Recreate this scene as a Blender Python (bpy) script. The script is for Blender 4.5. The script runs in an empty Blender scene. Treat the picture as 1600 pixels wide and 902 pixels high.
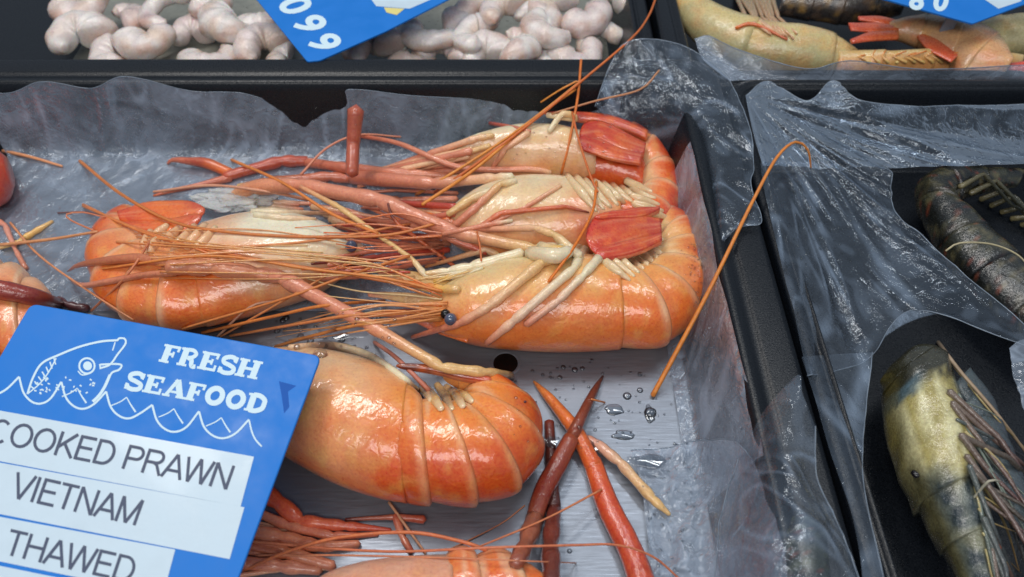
import bpy, bmesh, math, random
from mathutils import Vector, noise, Matrix
from mathutils.bvhtree import BVHTree
R = random.Random(7)
scn = bpy.context.scene
col = scn.collection
scn.unit_settings.system = 'METRIC'
scn.unit_settings.scale_length = 0.01          # one unit is one centimetre

# ------------------------------------------------------------------ camera
PITCH = math.radians(49.6); DIST = 38.0; FOC = 1250.0
CAM = Vector((0, -DIST*math.cos(PITCH), DIST*math.sin(PITCH)))
FWD = Vector((0, math.cos(PITCH), -math.sin(PITCH)))
UPV = Vector((0, math.sin(PITCH), math.cos(PITCH)))
cd = bpy.data.cameras.new('camera'); cam = bpy.data.objects.new('camera', cd); col.objects.link(cam)
cam.location = CAM; cam.rotation_euler = (math.radians(90)-PITCH, 0, 0)
cd.sensor_width = 36; cd.lens = FOC/1600*36
cd.clip_start = 0.5; cd.clip_end = 2000
cd.dof.use_dof = True; cd.dof.focus_distance = 33.5; cd.dof.aperture_fstop = 0.12
scn.camera = cam

# ------------------------------------------------------------------ light
w = bpy.data.worlds.new("World"); scn.world = w; w.use_nodes = True
w.node_tree.nodes['Background'].inputs[0].default_value = (0.62, 0.74, 0.9, 1)
w.node_tree.nodes['Background'].inputs[1].default_value = 0.34
def area(name, loc, tgt, sx, sy, e, c):
    l = bpy.data.lights.new(name, 'AREA'); l.shape = 'RECTANGLE'; l.size = sx; l.size_y = sy
    l.energy = e; l.color = c
    o = bpy.data.objects.new(name, l); col.objects.link(o); o.location = loc
    o.rotation_euler = (Vector(tgt)-Vector(loc)).to_track_quat('-Z', 'Y').to_euler()
    return o
area('area_lamp', (-45, 40, 130), (0, 0, 0), 80, 18, 85000, (1, .97, .93))
area('area_lamp', (40, 50, 150), (5, 0, 0), 60, 14, 42000, (.93, .97, 1))
area('area_lamp', (-15, -95, 125), (0, 0, 0), 130, 40, 105000, (1, .98, .95))  # added front fill, set low to brighten viewer-facing walls and dark recesses
scn.view_settings.view_transform = 'Standard'
scn.view_settings.look = 'None'
scn.view_settings.exposure = 0.0
scn.view_settings.gamma = 1

# ------------------------------------------------------------------ helpers
def S(r, g, b):
    f = lambda c: (c/255/12.92 if c <= 10 else ((c/255+.055)/1.055)**2.4)
    return (f(r), f(g), f(b))
def ray(px, py): return FWD + Vector((1, 0, 0))*((px-800)/FOC) + UPV*((451-py)/FOC)
def P(px, py, z):
    d = ray(px, py); return CAM + d*((z-CAM.z)/d.z)
def PD(px, py, t): return CAM + ray(px, py)*t
def lerp(a, b, t): return a+(b-a)*t
def mix(a, b, t): return tuple(x+(y-x)*t for x, y in zip(a, b))
def cat(pts, t):
    n = len(pts)-1; i = min(int(t), n-1); f = t-i
    p1 = pts[i]; p2 = pts[i+1]
    p0 = pts[i-1] if i else tuple(2*a-b for a, b in zip(p1, p2))
    p3 = pts[i+2] if i+2 <= n else tuple(2*b-a for a, b in zip(p1, p2))
    return tuple(.5*((2*b)+(c-a)*f+(2*a-5*b+4*c-d)*f*f+(3*b-a-3*c+d)*f**3) for a, b, c, d in zip(p0, p1, p2, p3))
def ramp(cols, t):
    n = len(cols)-1; t = max(0, min(.99999, t))*n; i = int(t)
    return mix(cols[i], cols[i+1], t-i) if n else cols[0]
def sm(a, b, x):
    x = max(0, min(1, (x-a)/(b-a))); return x*x*(3-2*x)

# ------------------------------------------------------------------ materials
MATS = {}
def newmat(name):
    m = bpy.data.materials.new(name); m.use_nodes = True; nt = m.node_tree; nt.nodes.clear()
    out = nt.nodes.new('ShaderNodeOutputMaterial'); MATS[name] = m
    return m, nt, out
def N(nt, t, **k):
    n = nt.nodes.new(t)
    for a, b in k.items():
        if a.startswith('_'): setattr(n, a[1:], b)
        else: n.inputs[a.replace('__', ' ')].default_value = b
    return n
def coords(nt, sc=(1, 1, 1)):
    t = N(nt, 'ShaderNodeNewGeometry'); m = N(nt, 'ShaderNodeMapping'); m.inputs['Scale'].default_value = sc
    nt.links.new(t.outputs['Position'], m.inputs['Vector']); return m.outputs[0]
def shellmat(name, rough=.3, sss=.2, bump=.05, pits=.0, var=.16, coat=.35, trans=0, scale=1.0):
    m, nt, out = newmat(name); L = nt.links.new
    a = N(nt, 'ShaderNodeAttribute', _attribute_name='pig')
    co = coords(nt)
    n1 = N(nt, 'ShaderNodeTexNoise', Scale=1.3*scale, Detail=5, Roughness=.6); L(co, n1.inputs['Vector'])
    n2 = N(nt, 'ShaderNodeTexNoise', Scale=9*scale, Detail=4, Roughness=.65); L(co, n2.inputs['Vector'])
    n3 = N(nt, 'ShaderNodeTexNoise', Scale=38*scale, Detail=2, Roughness=.6); L(co, n3.inputs['Vector'])
    ma = N(nt, 'ShaderNodeMath', _operation='ADD'); L(n1.outputs[0], ma.inputs[0]); L(n2.outputs[0], ma.inputs[1])
    mr = N(nt, 'ShaderNodeMapRange'); mr.inputs[1].default_value = .7; mr.inputs[2].default_value = 1.3
    mr.inputs[3].default_value = 1-var; mr.inputs[4].default_value = 1+var; L(ma.outputs[0], mr.inputs[0])
    hs = N(nt, 'ShaderNodeHueSaturation'); L(a.outputs['Color'], hs.inputs['Color']); L(mr.outputs[0], hs.inputs['Value'])
    mh = N(nt, 'ShaderNodeMapRange'); mh.inputs[1].default_value = .3; mh.inputs[2].default_value = .7
    mh.inputs[3].default_value = .493; mh.inputs[4].default_value = .509; L(n2.outputs[0], mh.inputs[0]); L(mh.outputs[0], hs.inputs['Hue'])
    b = N(nt, 'ShaderNodeBsdfPrincipled'); L(hs.outputs[0], b.inputs['Base Color'])
    rr = N(nt, 'ShaderNodeMapRange'); rr.inputs[1].default_value = .3; rr.inputs[2].default_value = .7
    rr.inputs[3].default_value = rough-.1; rr.inputs[4].default_value = rough+.14; L(n2.outputs[0], rr.inputs[0]); L(rr.outputs[0], b.inputs['Roughness'])
    b.inputs['Subsurface Weight'].default_value = sss; b.inputs['Subsurface Radius'].default_value = (1, .45, .22)
    b.inputs['Subsurface Scale'].default_value = .35
    b.inputs['Coat Weight'].default_value = coat; b.inputs['Coat Roughness'].default_value = .1
    bp = N(nt, 'ShaderNodeBump', Strength=1, Distance=bump); L(n2.outputs[0], bp.inputs['Height'])
    bp2 = N(nt, 'ShaderNodeBump', Strength=.8, Distance=bump*.16); L(n3.outputs[0], bp2.inputs['Height']); L(bp.outputs[0], bp2.inputs['Normal'])
    n4 = N(nt, 'ShaderNodeTexNoise', Scale=2.6*scale, Detail=2, Roughness=.5, Distortion=.8); L(co, n4.inputs['Vector'])
    bp0 = N(nt, 'ShaderNodeBump', Strength=1, Distance=.034); L(n4.outputs[0], bp0.inputs['Height']); L(bp0.outputs[0], bp.inputs['Normal'])
    last = bp2
    if pits:
        v = N(nt, 'ShaderNodeTexVoronoi', Scale=7); L(co, v.inputs['Vector'])
        cr = N(nt, 'ShaderNodeMapRange'); cr.inputs[1].default_value = .0; cr.inputs[2].default_value = .22; L(v.outputs['Distance'], cr.inputs[0])
        bp3 = N(nt, 'ShaderNodeBump', Strength=.8, Distance=-pits); L(cr.outputs[0], bp3.inputs['Height']); L(bp2.outputs[0], bp3.inputs['Normal']); last = bp3
    L(last.outputs[0], b.inputs['Normal']); L(last.outputs[0], b.inputs['Coat Normal'])
    if trans:
        tr = N(nt, 'ShaderNodeBsdfTransparent'); mx = N(nt, 'ShaderNodeMixShader'); mx.inputs[0].default_value = 1-trans
        L(tr.outputs[0], mx.inputs[1]); L(b.outputs[0], mx.inputs[2]); L(mx.outputs[0], out.inputs[0])
    else: L(b.outputs[0], out.inputs[0])
    return m
M_SHELL = shellmat('prawn_shell', rough=.34, coat=.8, bump=.003, sss=.35, var=.1)
M_LIMB = shellmat('prawn_limb', rough=.36, sss=.2, bump=.008, pits=.012, coat=.6)
M_ANT = shellmat('antenna', rough=.45, sss=0, bump=.01, coat=.1)
M_THIN = shellmat('thin_blade', rough=.3, sss=.1, bump=.03, trans=.25)
M_SHRIMP = shellmat('peeled_shrimp', rough=.3, sss=.55, bump=.03, var=.1, coat=1)
M_DARK = shellmat('dark_prawn', rough=.25, sss=.05, bump=.02, var=.3, coat=.8)
M_RAW = shellmat('raw_prawn', rough=.28, sss=.3, bump=.02, var=.15, coat=.8)

def simple(name, c, rough, metal=0, coat=0, bump=0, bscale=3, varc=0, spec=.5, bvec=(1, 1, 1)):
    m, nt, out = newmat(name); L = nt.links.new
    b = N(nt, 'ShaderNodeBsdfPrincipled'); b.inputs['Base Color'].default_value = (*c, 1)
    b.inputs['Roughness'].default_value = rough; b.inputs['Metallic'].default_value = metal
    b.inputs['Coat Weight'].default_value = coat; b.inputs['Coat Roughness'].default_value = .08
    b.inputs['Specular IOR Level'].default_value = spec
    co = coords(nt, bvec)
    n = N(nt, 'ShaderNodeTexNoise', Scale=bscale, Detail=6, Roughness=.6); L(co, n.inputs['Vector'])
    if bump:
        bp = N(nt, 'ShaderNodeBump', Strength=1, Distance=bump); L(n.outputs[0], bp.inputs['Height']); L(bp.outputs[0], b.inputs['Normal'])
    if varc:
        mr = N(nt, 'ShaderNodeMapRange'); mr.inputs[1].default_value = .3; mr.inputs[2].default_value = .7
        mr.inputs[3].default_value = 1-varc; mr.inputs[4].default_value = 1+varc; L(n.outputs[0], mr.inputs[0])
        hs = N(nt, 'ShaderNodeHueSaturation'); hs.inputs['Color'].default_value = (*c, 1); L(mr.outputs[0], hs.inputs['Value']); L(hs.outputs[0], b.inputs['Base Color'])
        mr2 = N(nt, 'ShaderNodeMapRange'); mr2.inputs[1].default_value = .3; mr2.inputs[2].default_value = .7
        mr2.inputs[3].default_value = rough*.7; mr2.inputs[4].default_value = rough*1.35; L(n.outputs[0], mr2.inputs[0]); L(mr2.outputs[0], b.inputs['Roughness'])
    L(b.outputs[0], out.inputs[0]); return m
M_TRAY = simple('black_plastic', S(17, 21, 27), .3, bump=.012, bscale=14, varc=.25, spec=.38)
M_STEEL = simple('brushed_steel', (.25, .275, .32), .4, metal=.7, bump=.006, bscale=2.3, varc=.05, bvec=(.35, 5, 1))
M_BLUE = simple('blue_plastic', S(20, 116, 204), .45, bump=.004, bscale=.8, varc=.025, spec=.35)
M_WHITE = simple('white_print', S(205, 228, 238), .6)
M_LABEL = simple('label_tape', S(196, 214, 226), .4, coat=.15, bump=.012, bscale=1.2, varc=.03)
M_INK = simple('grey_ink', S(66, 76, 100), .5)
M_BLACK = simple('black_hole', S(8, 9, 10), .25)
M_EYE = simple('eye', S(74, 82, 104), .12, coat=.8)
M_CLAW = simple('claw_dark', S(58, 34, 34), .35)
M_COUNTER = simple('counter', S(30, 33, 38), .5, varc=.2)

def filmmat(name, milk, glo, dcol, grough=.13, crinkle=.02, veil=.03, fres=.5, fold=.4):
    m, nt, out = newmat(name); L = nt.links.new
    co = coords(nt)
    n = N(nt, 'ShaderNodeTexNoise', Scale=.45, Detail=3, Roughness=.5, Distortion=1.2); L(co, n.inputs['Vector'])
    v = N(nt, 'ShaderNodeTexNoise', Scale=1.6, Detail=3, Roughness=.5, Distortion=2.0); L(co, v.inputs['Vector'])
    mask = N(nt, 'ShaderNodeMapRange'); mask.inputs[1].default_value = .5; mask.inputs[2].default_value = .68; L(n.outputs[0], mask.inputs[0])
    v2 = N(nt, 'ShaderNodeTexNoise', Scale=2.6, Detail=2, Roughness=.5, Distortion=1.6); L(co, v2.inputs['Vector'])
    mm = N(nt, 'ShaderNodeMath', _operation='MULTIPLY'); L(v2.outputs[0], mm.inputs[0]); L(mask.outputs[0], mm.inputs[1])
    bp = N(nt, 'ShaderNodeBump', Strength=1, Distance=crinkle*4); L(v.outputs[0], bp.inputs['Height'])
    bp2 = N(nt, 'ShaderNodeBump', Strength=1, Distance=crinkle*1.8); L(mm.outputs[0], bp2.inputs['Height']); L(bp.outputs[0], bp2.inputs['Normal'])
    gl = N(nt, 'ShaderNodeBsdfGlossy'); gl.inputs['Color'].default_value = (*glo, 1); gl.inputs['Roughness'].default_value = grough; L(bp2.outputs[0], gl.inputs['Normal'])
    df = N(nt, 'ShaderNodeBsdfDiffuse'); df.inputs['Color'].default_value = (*dcol, 1); L(bp2.outputs[0], df.inputs['Normal'])
    tl = N(nt, 'ShaderNodeBsdfTransparent'); tl.inputs['Color'].default_value = (.95, .96, .97, 1)
    at = N(nt, 'ShaderNodeAttribute', _attribute_name='pig')
    cr = N(nt, 'ShaderNodeMapRange'); cr.inputs[1].default_value = .3; cr.inputs[2].default_value = .7
    cr.inputs[3].default_value = milk*.6; cr.inputs[4].default_value = milk*1.5; L(n.outputs[0], cr.inputs[0])
    am = N(nt, 'ShaderNodeMath', _operation='MULTIPLY_ADD'); am.inputs[1].default_value = fold; L(at.outputs['Fac'], am.inputs[0]); L(cr.outputs[0], am.inputs[2])
    m1 = N(nt, 'ShaderNodeMixShader'); L(am.outputs[0], m1.inputs[0]); L(tl.outputs[0], m1.inputs[1]); L(df.outputs[0], m1.inputs[2])
    lw = N(nt, 'ShaderNodeLayerWeight'); lw.inputs['Blend'].default_value = .32; L(bp2.outputs[0], lw.inputs['Normal'])
    fr = N(nt, 'ShaderNodeMapRange'); fr.inputs[3].default_value = veil; fr.inputs[4].default_value = veil+fres; L(lw.outputs['Fresnel'], fr.inputs[0])
    m2 = N(nt, 'ShaderNodeMixShader'); L(fr.outputs[0], m2.inputs[0]); L(m1.outputs[0], m2.inputs[1]); L(gl.outputs[0], m2.inputs[2])
    L(m2.outputs[0], out.inputs[0]); return m
M_FILM = filmmat('clear_film', .07, (.85, .92, 1), S(150, 168, 190))
M_FILMW = filmmat('frosted_film', .42, (.9, .94, 1), S(150, 163, 180), veil=.03, fres=.22, fold=.45)
M_HEM = simple('film_edge', S(120, 132, 146), .3, coat=.3)
def water():
    m, nt, out = newmat('water_drop'); L = nt.links.new
    g = N(nt, 'ShaderNodeBsdfGlossy', Roughness=.03); t = N(nt, 'ShaderNodeBsdfTransparent'); t.inputs[0].default_value = (.82, .84, .86, 1)
    lw = N(nt, 'ShaderNodeLayerWeight'); lw.inputs['Blend'].default_value = .45
    mx = N(nt, 'ShaderNodeMixShader'); L(lw.outputs['Fresnel'], mx.inputs[0]); L(t.outputs[0], mx.inputs[1]); L(g.outputs[0], mx.inputs[2]); L(mx.outputs[0], out.inputs[0])
    return m
M_WATER = water()

# ------------------------------------------------------------------ object plumbing
SURF = []      # raw triangles for draping limbs
BV = []
PEND = [[], []]
def flush():
    if PEND[0]:
        BV.append(BVHTree.FromPolygons(PEND[0], PEND[1])); PEND[0] = []; PEND[1] = []
def solid(verts, faces):
    o = len(PEND[0]); PEND[0].extend(verts); PEND[1].extend([tuple(i+o for i in f) for f in faces])
def hit(px, py):
    d = ray(px, py); best = None; dn = d.normalized(); k = 1/d.length
    for b in BV:
        h = b.ray_cast(CAM, dn)
        if h[0] is not None:
            t = h[3]*k
            if best is None or t < best: best = t
    return best if best is not None else 40
def mesh(name, verts, faces, mat, parent=None, cols=None, smooth=True, solidify=False, top=None):
    me = bpy.data.meshes.new(name); me.from_pydata([tuple(v) for v in verts], [], faces); me.update()
    if cols:
        a = me.color_attributes.new('pig', 'FLOAT_COLOR', 'POINT')
        a.data.foreach_set('color', [x for c in cols for x in (*c, 1.0)])
    if smooth: me.polygons.foreach_set('use_smooth', [True]*len(me.polygons))
    bm = bmesh.new(); bm.from_mesh(me); bmesh.ops.recalc_face_normals(bm, faces=bm.faces); bm.to_mesh(me); bm.free()
    me.materials.append(mat)
    o = bpy.data.objects.new(name, me); col.objects.link(o)
    if parent:
        o.parent = parent; o.matrix_parent_inverse = Matrix.Translation(parent.location).inverted()
    if solidify: solid([Vector(v) for v in verts], faces)
    return o
def tag(o, label, cat, group=None, kind=None):
    if label: o['label'] = label
    if cat: o['category'] = cat
    if group: o['group'] = group
    if kind: o['kind'] = kind
    return o
def thing(name, label, cat_, loc, group=None):
    o = bpy.data.objects.new(name, None); col.objects.link(o); o.location = loc; o.empty_display_size = 1
    return tag(o, label, cat_, group)

# ---- swept body: stations are (ventral px, ventral py, dorsal px, dorsal py) as seen
COSP = math.cos(PITCH); SINP = math.sin(PITCH)
def sweep(name, mat, parent, st, zc, rz, cfun, nl=40, nr=28, t0=0., t1=1., flare=None, cap=(True, True), soli=True, supp=2.0, ribs=None, rough=.0, seed=0, zmin=.06):
    n = len(st)-1; V = []; Fc = []; C = []
    for i in range(nl+1):
        u = lerp(t0, t1, i/nl); s = cat(st, u*n)
        zz = ramp([(z,) for z in zc], u)[0]; r = ramp([(z,) for z in rz], u)[0]
        mx, my = (s[0]+s[2])/2, (s[1]+s[3])/2
        M = P(mx, my, zz); dep = (M-CAM).dot(FWD)
        Av = P(s[0], s[1], zz); Ad = P(s[2], s[3], zz)
        A = (Ad-Av)/2; hs = math.hypot(s[0]-s[2], s[1]-s[3])/2*dep/FOC
        ny = abs(s[1]-s[3])/(math.hypot(s[0]-s[2], s[1]-s[3])+1e-6)
        k = math.sqrt(max(.12, 1-(r*COSP*ny/max(hs, 1e-4))**2))
        A = A*k
        fl = flare(i/nl) if flare else 1
        # local tilt in keeping the ring plane vertical
        for j in range(nr):
            th = 2*math.pi*j/nr; c, sn = math.cos(th), math.sin(th)
            e = 2/supp
            cc = math.copysign(abs(c)**e, c); ss = math.copysign(abs(sn)**e, sn)
            f = fl
            if ribs: f *= 1+ribs(u, th)
            v = M + A*(cc*f) + Vector((0, 0, ss*r*f))
            if rough:
                v += (v-M).normalized()*rough*noise.noise(v*1.1+Vector((seed, 3, 0)))
            if v.z < zmin: v.z = zmin
            V.append(v); C.append(cfun(u, (1+c)/2, v))
    for i in range(nl):
        for j in range(nr):
            a = i*nr+j; b = i*nr+(j+1) % nr
            Fc.append((a, b, b+nr, a+nr))
    for e, base in ((cap[0], 0), (cap[1], nl*nr)):
        if e:
            c = sum((V[base+j] for j in range(nr)), Vector())/nr; V.append(c); C.append(C[base])
            for j in range(nr): Fc.append((base+j, base+(j+1) % nr, len(V)-1))
    return mesh(name, V, Fc, mat, parent, C, solidify=soli)

# ---- tubes following pixels, draped over what lies below
def path_samples(pts, step, smooth):
    out = []
    n = len(pts)-1
    for i in range(n):
        L = math.hypot(pts[i+1][0]-pts[i][0], pts[i+1][1]-pts[i][1]); k = max(2, int(L/step))
        for j in range(k):
            t = i+j/k
            q = cat(pts, t) if smooth else tuple(lerp(a, b, j/k) for a, b in zip(pts[i], pts[i+1]))
            out.append((q, t, i, j/k))
    out.append((tuple(pts[-1]), n, n-1, 1.0)); return out
def limb(name, parent, pts, rad, cols, mat=None, nr=10, smooth=False, joints=.16, lift=.0, z=None, stiff=True, step=7, soli=True, tip=False, flat=1.0, seed=None, label=None):
    """pts: pixel points; rad: radii in photo pixels; the tube lies on whatever is under it"""
    mat = mat or M_LIMB
    sm_ = path_samples(pts, step, smooth); n = len(pts)-1
    rs = [ramp([(r,) for r in rad], t/n)[0]*(.88 if name in ('walking_leg', 'claw_arm', 'pincer', 'arm', 'palm') else 1) for _, t, _, _ in sm_]
    w = []
    if z is None:
        for (q, t, i, f), r in zip(sm_, rs):
            d = hit(q[0], q[1]); rr = r*d/FOC
            w.append(1/max(8, d-(rr*.9+lift)))
        xs = [0]
        for a, b in zip(sm_, sm_[1:]): xs.append(xs[-1]+math.hypot(a[0][0]-b[0][0], a[0][1]-b[0][1])+1e-6)
        if stiff:
            hull = []
            for i in range(len(w)):
                while len(hull) >= 2:
                    a, b = hull[-2], hull[-1]
                    if (w[b]-w[a])*(xs[i]-xs[a]) <= (w[i]-w[a])*(xs[b]-xs[a]): hull.pop()
                    else: break
                hull.append(i)
            w2 = list(w); 
            for a, b in zip(hull, hull[1:]):
                for i in range(a, b+1): w2[i] = lerp(w[a], w[b], (xs[i]-xs[a])/(xs[b]-xs[a]))
            w = w2
            for _ in range(6): w = [w[0]]+[max(w[i]*.5+(w[i-1]+w[i+1])*.25, w2[i]*.0) for i in range(1, len(w)-1)]+[w[-1]]
        else:
            for _ in range(10): w = [w[0]]+[max(w[i], (w[i-1]+w[i+1])/2) for i in range(1, len(w)-1)]+[w[-1]]
    C3 = []
    for k, (q, t, i, f) in enumerate(sm_):
        if z is not None: C3.append(P(q[0], q[1], ramp([(a,) for a in z], t/n)[0]))
        else: C3.append(PD(q[0], q[1], 1/w[k]))
    V = []; Fc = []; C = []
    prev = None; sd = seed if seed is not None else R.random()*50
    for k, p in enumerate(C3):
        d = (C3[min(k+1, len(C3)-1)]-C3[max(k-1, 0)]).normalized()
        side = d.cross(p-CAM).normalized(); up = side.cross(d).normalized()
        q, t, i, f = sm_[k]; r = rs[k]*(p-CAM).dot(FWD)/FOC
        if joints and not smooth:
            e = min(f, 1-f)
            L = math.hypot(pts[i+1][0]-pts[i][0], pts[i+1][1]-pts[i][1]); e *= L/(rs[k]*2.2+1e-6)
            inner = not ((i == 0 and f < .5) or (i == n-1 and f > .5))
            if inner: r *= 1+joints*math.exp(-((e-.8)/.5)**2)-joints*1.2*math.exp(-(e/.22)**2)
        r *= 1+.05*noise.noise(p*2+Vector((sd, 0, 0)))
        for j in range(nr):
            a = 2*math.pi*j/nr
            V.append(p+side*math.cos(a)*r+up*math.sin(a)*r*flat); C.append(ramp(cols, t/n))
    for k in range(len(C3)-1):
        for j in range(nr):
            a = k*nr+j; b = k*nr+(j+1) % nr; Fc.append((a, b, b+nr, a+nr))
    for base, p, dd in ((0, C3[0], C3[0]-C3[1]), ((len(C3)-1)*nr, C3[-1], C3[-1]-C3[-2])):
        rr = (V[base]-p).length
        V.append(p+dd.normalized()*rr*.7); C.append(C[base])
        for j in range(nr): Fc.append((base+j, base+(j+1) % nr, len(V)-1))
    o = mesh(name, V, Fc, mat, parent, C, solidify=soli)
    if label: o['label'] = label
    return o
def ball(name, parent, px, py, rpx, mat, lift=0, sq=1.0):
    d = hit(px, py); r = rpx*d/FOC; c = PD(px, py, d-r*.5-lift)
    bm = bmesh.new(); bmesh.ops.create_uvsphere(bm, u_segments=20, v_segments=14, radius=r)
    V = [c+Vector((v.co.x, v.co.y, v.co.z*sq)) for v in bm.verts]; F = [tuple(x.index for x in f.verts) for f in bm.faces]; bm.free()
    return mesh(name, V, F, mat, parent)

# ================================================================== SETTING: counter, trays, steel plate
def tray(x0, x1, y0, y1, ztop, zfl, rim, label, rad=1.6, inrad=1.2, slope=1.1):
    """stacked rounded loops: skirt, rim top with a groove and raised bead, inner wall, floor"""
    prof = [(0, ztop-1.2), (0.02, ztop-.18), (.12, ztop-.03), (.3, ztop), (rim*.55, ztop), (rim*.60, ztop-.12), (rim*.68, ztop-.16), (rim*.76, ztop-.1),
            (rim*.86, ztop+.02), (rim*.94, ztop), (rim, ztop-.12), (rim+.12, ztop-.5), (rim+slope*.75, zfl+.5), (rim+slope, zfl+.08), (rim+slope+.3, zfl)]
    V = []; F = []; nc = 8; loops = 4*(nc+1)
    for ins, z in prof:
        rr = max(.35, rad+ .0 - ins*.25)
        for cx, cy, a0 in ((x1-ins-rr, y1-ins-rr, 0), (x0+ins+rr, y1-ins-rr, 90), (x0+ins+rr, y0+ins+rr, 180), (x1-ins-rr, y0+ins+rr, 270)):
            for k in range(nc+1):
                a = math.radians(a0+90*k/nc); V.append(Vector((cx+rr*math.cos(a), cy+rr*math.sin(a), z)))
    for i in range(len(prof)-1):
        for k in range(loops):
            a = i*loops+k; b = i*loops+(k+1) % loops; F.append((a, b, b+loops, a+loops))
    base = (len(prof)-1)*loops; F.append(tuple(base+k for k in range(loops)))
    o = mesh('display_tray', V, F, M_TRAY, solidify=True); tag(o, label, 'tray', 'black trays of the seafood counter')
    es = o.modifiers.new('w', 'WEIGHTED_NORMAL'); return o
tray(-48, 11.0, -34, 13.05, 4.0, -.05, 2.3, 'black plastic tray with the orange cooked prawns on a steel plate')
tray(11.18, 62, -34, 11.25, 3.95, -.6, 1.0, 'black plastic tray at right holding the dark raw prawns')
tray(-48, 8.35, 13.3, 60, 2.9, .0, 1.2, 'black plastic tray behind, filled with pale peeled shrimps')
tray(8.55, 62, 11.5, 60, 3.3, .0, 1.5, 'black plastic tray behind at right, filled with yellowish raw prawns')
tag(mesh('counter', [(-150, -80, -1.3), (150, -80, -1.3), (150, 150, -1.3), (-150, 150, -1.3)], [(0, 1, 2, 3)], M_COUNTER, smooth=False), None, None, kind='structure')
def plate(x0, x1, y0, y1, z, th, r=1.0):
    V = []; F = []; nc = 6
    for zz, ins in ((z-th, 0), (z-.03, 0), (z, .05)):
        for cx, cy, a0 in ((x1-r, y1-r, 0), (x0+r, y1-r, 90), (x0+r, y0+r, 180), (x1-r, y0+r, 270)):
            for k in range(nc+1):
                a = math.radians(a0+90*k/nc); V.append(Vector((cx+(r-ins)*math.cos(a), cy+(r-ins)*math.sin(a), zz)))
    L = 4*(nc+1)
    for i in range(2):
        for k in range(L): F.append((i*L+k, i*L+(k+1) % L, (i+1)*L+(k+1) % L, (i+1)*L+k))
    F.append(tuple(2*L+k for k in range(L)))
    return V, F
V, F = plate(-44, 7.55, -30, 9.5, .06, .1)
pl = mesh('steel_plate', V, F, M_STEEL, smooth=False, solidify=True)
tag(pl, 'brushed steel plate with a round drain hole, lying under the cooked prawns', 'plate')
V, F = plate(-44, 7.0, -30, 8.9, .075, .01)
hc = P(790, 568, .07); V = [hc+Vector((.54*math.cos(a*math.pi/12), .54*math.sin(a*math.pi/12), .012)) for a in range(24)]
mesh('drain_hole', V, [tuple(range(24))], M_BLACK, pl)
V = []; F = []
for i in range(24):
    a = i*math.pi/12
    for r_, z_ in ((.54, .012), (.6, .03), (.68, .004)): V.append(hc+Vector((r_*math.cos(a), r_*math.sin(a), z_)))
for i in range(24):
    for k in range(2): F.append((i*3+k, ((i+1) % 24)*3+k, ((i+1) % 24)*3+k+1, i*3+k+1))
mesh('hole_rim', V, F, M_STEEL, pl)
# steel plates below the shrimp and a pale board corner
V, F = plate(-27.5, 7.2, 15.2, 50, .12, .1)
tag(mesh('steel_plate', V, F, simple('dull_steel', S(150, 150, 140), .35, metal=.4, varc=.1), smooth=False, solidify=True), 'dull steel plate under the peeled shrimps in the back tray', 'plate')
flush()

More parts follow.
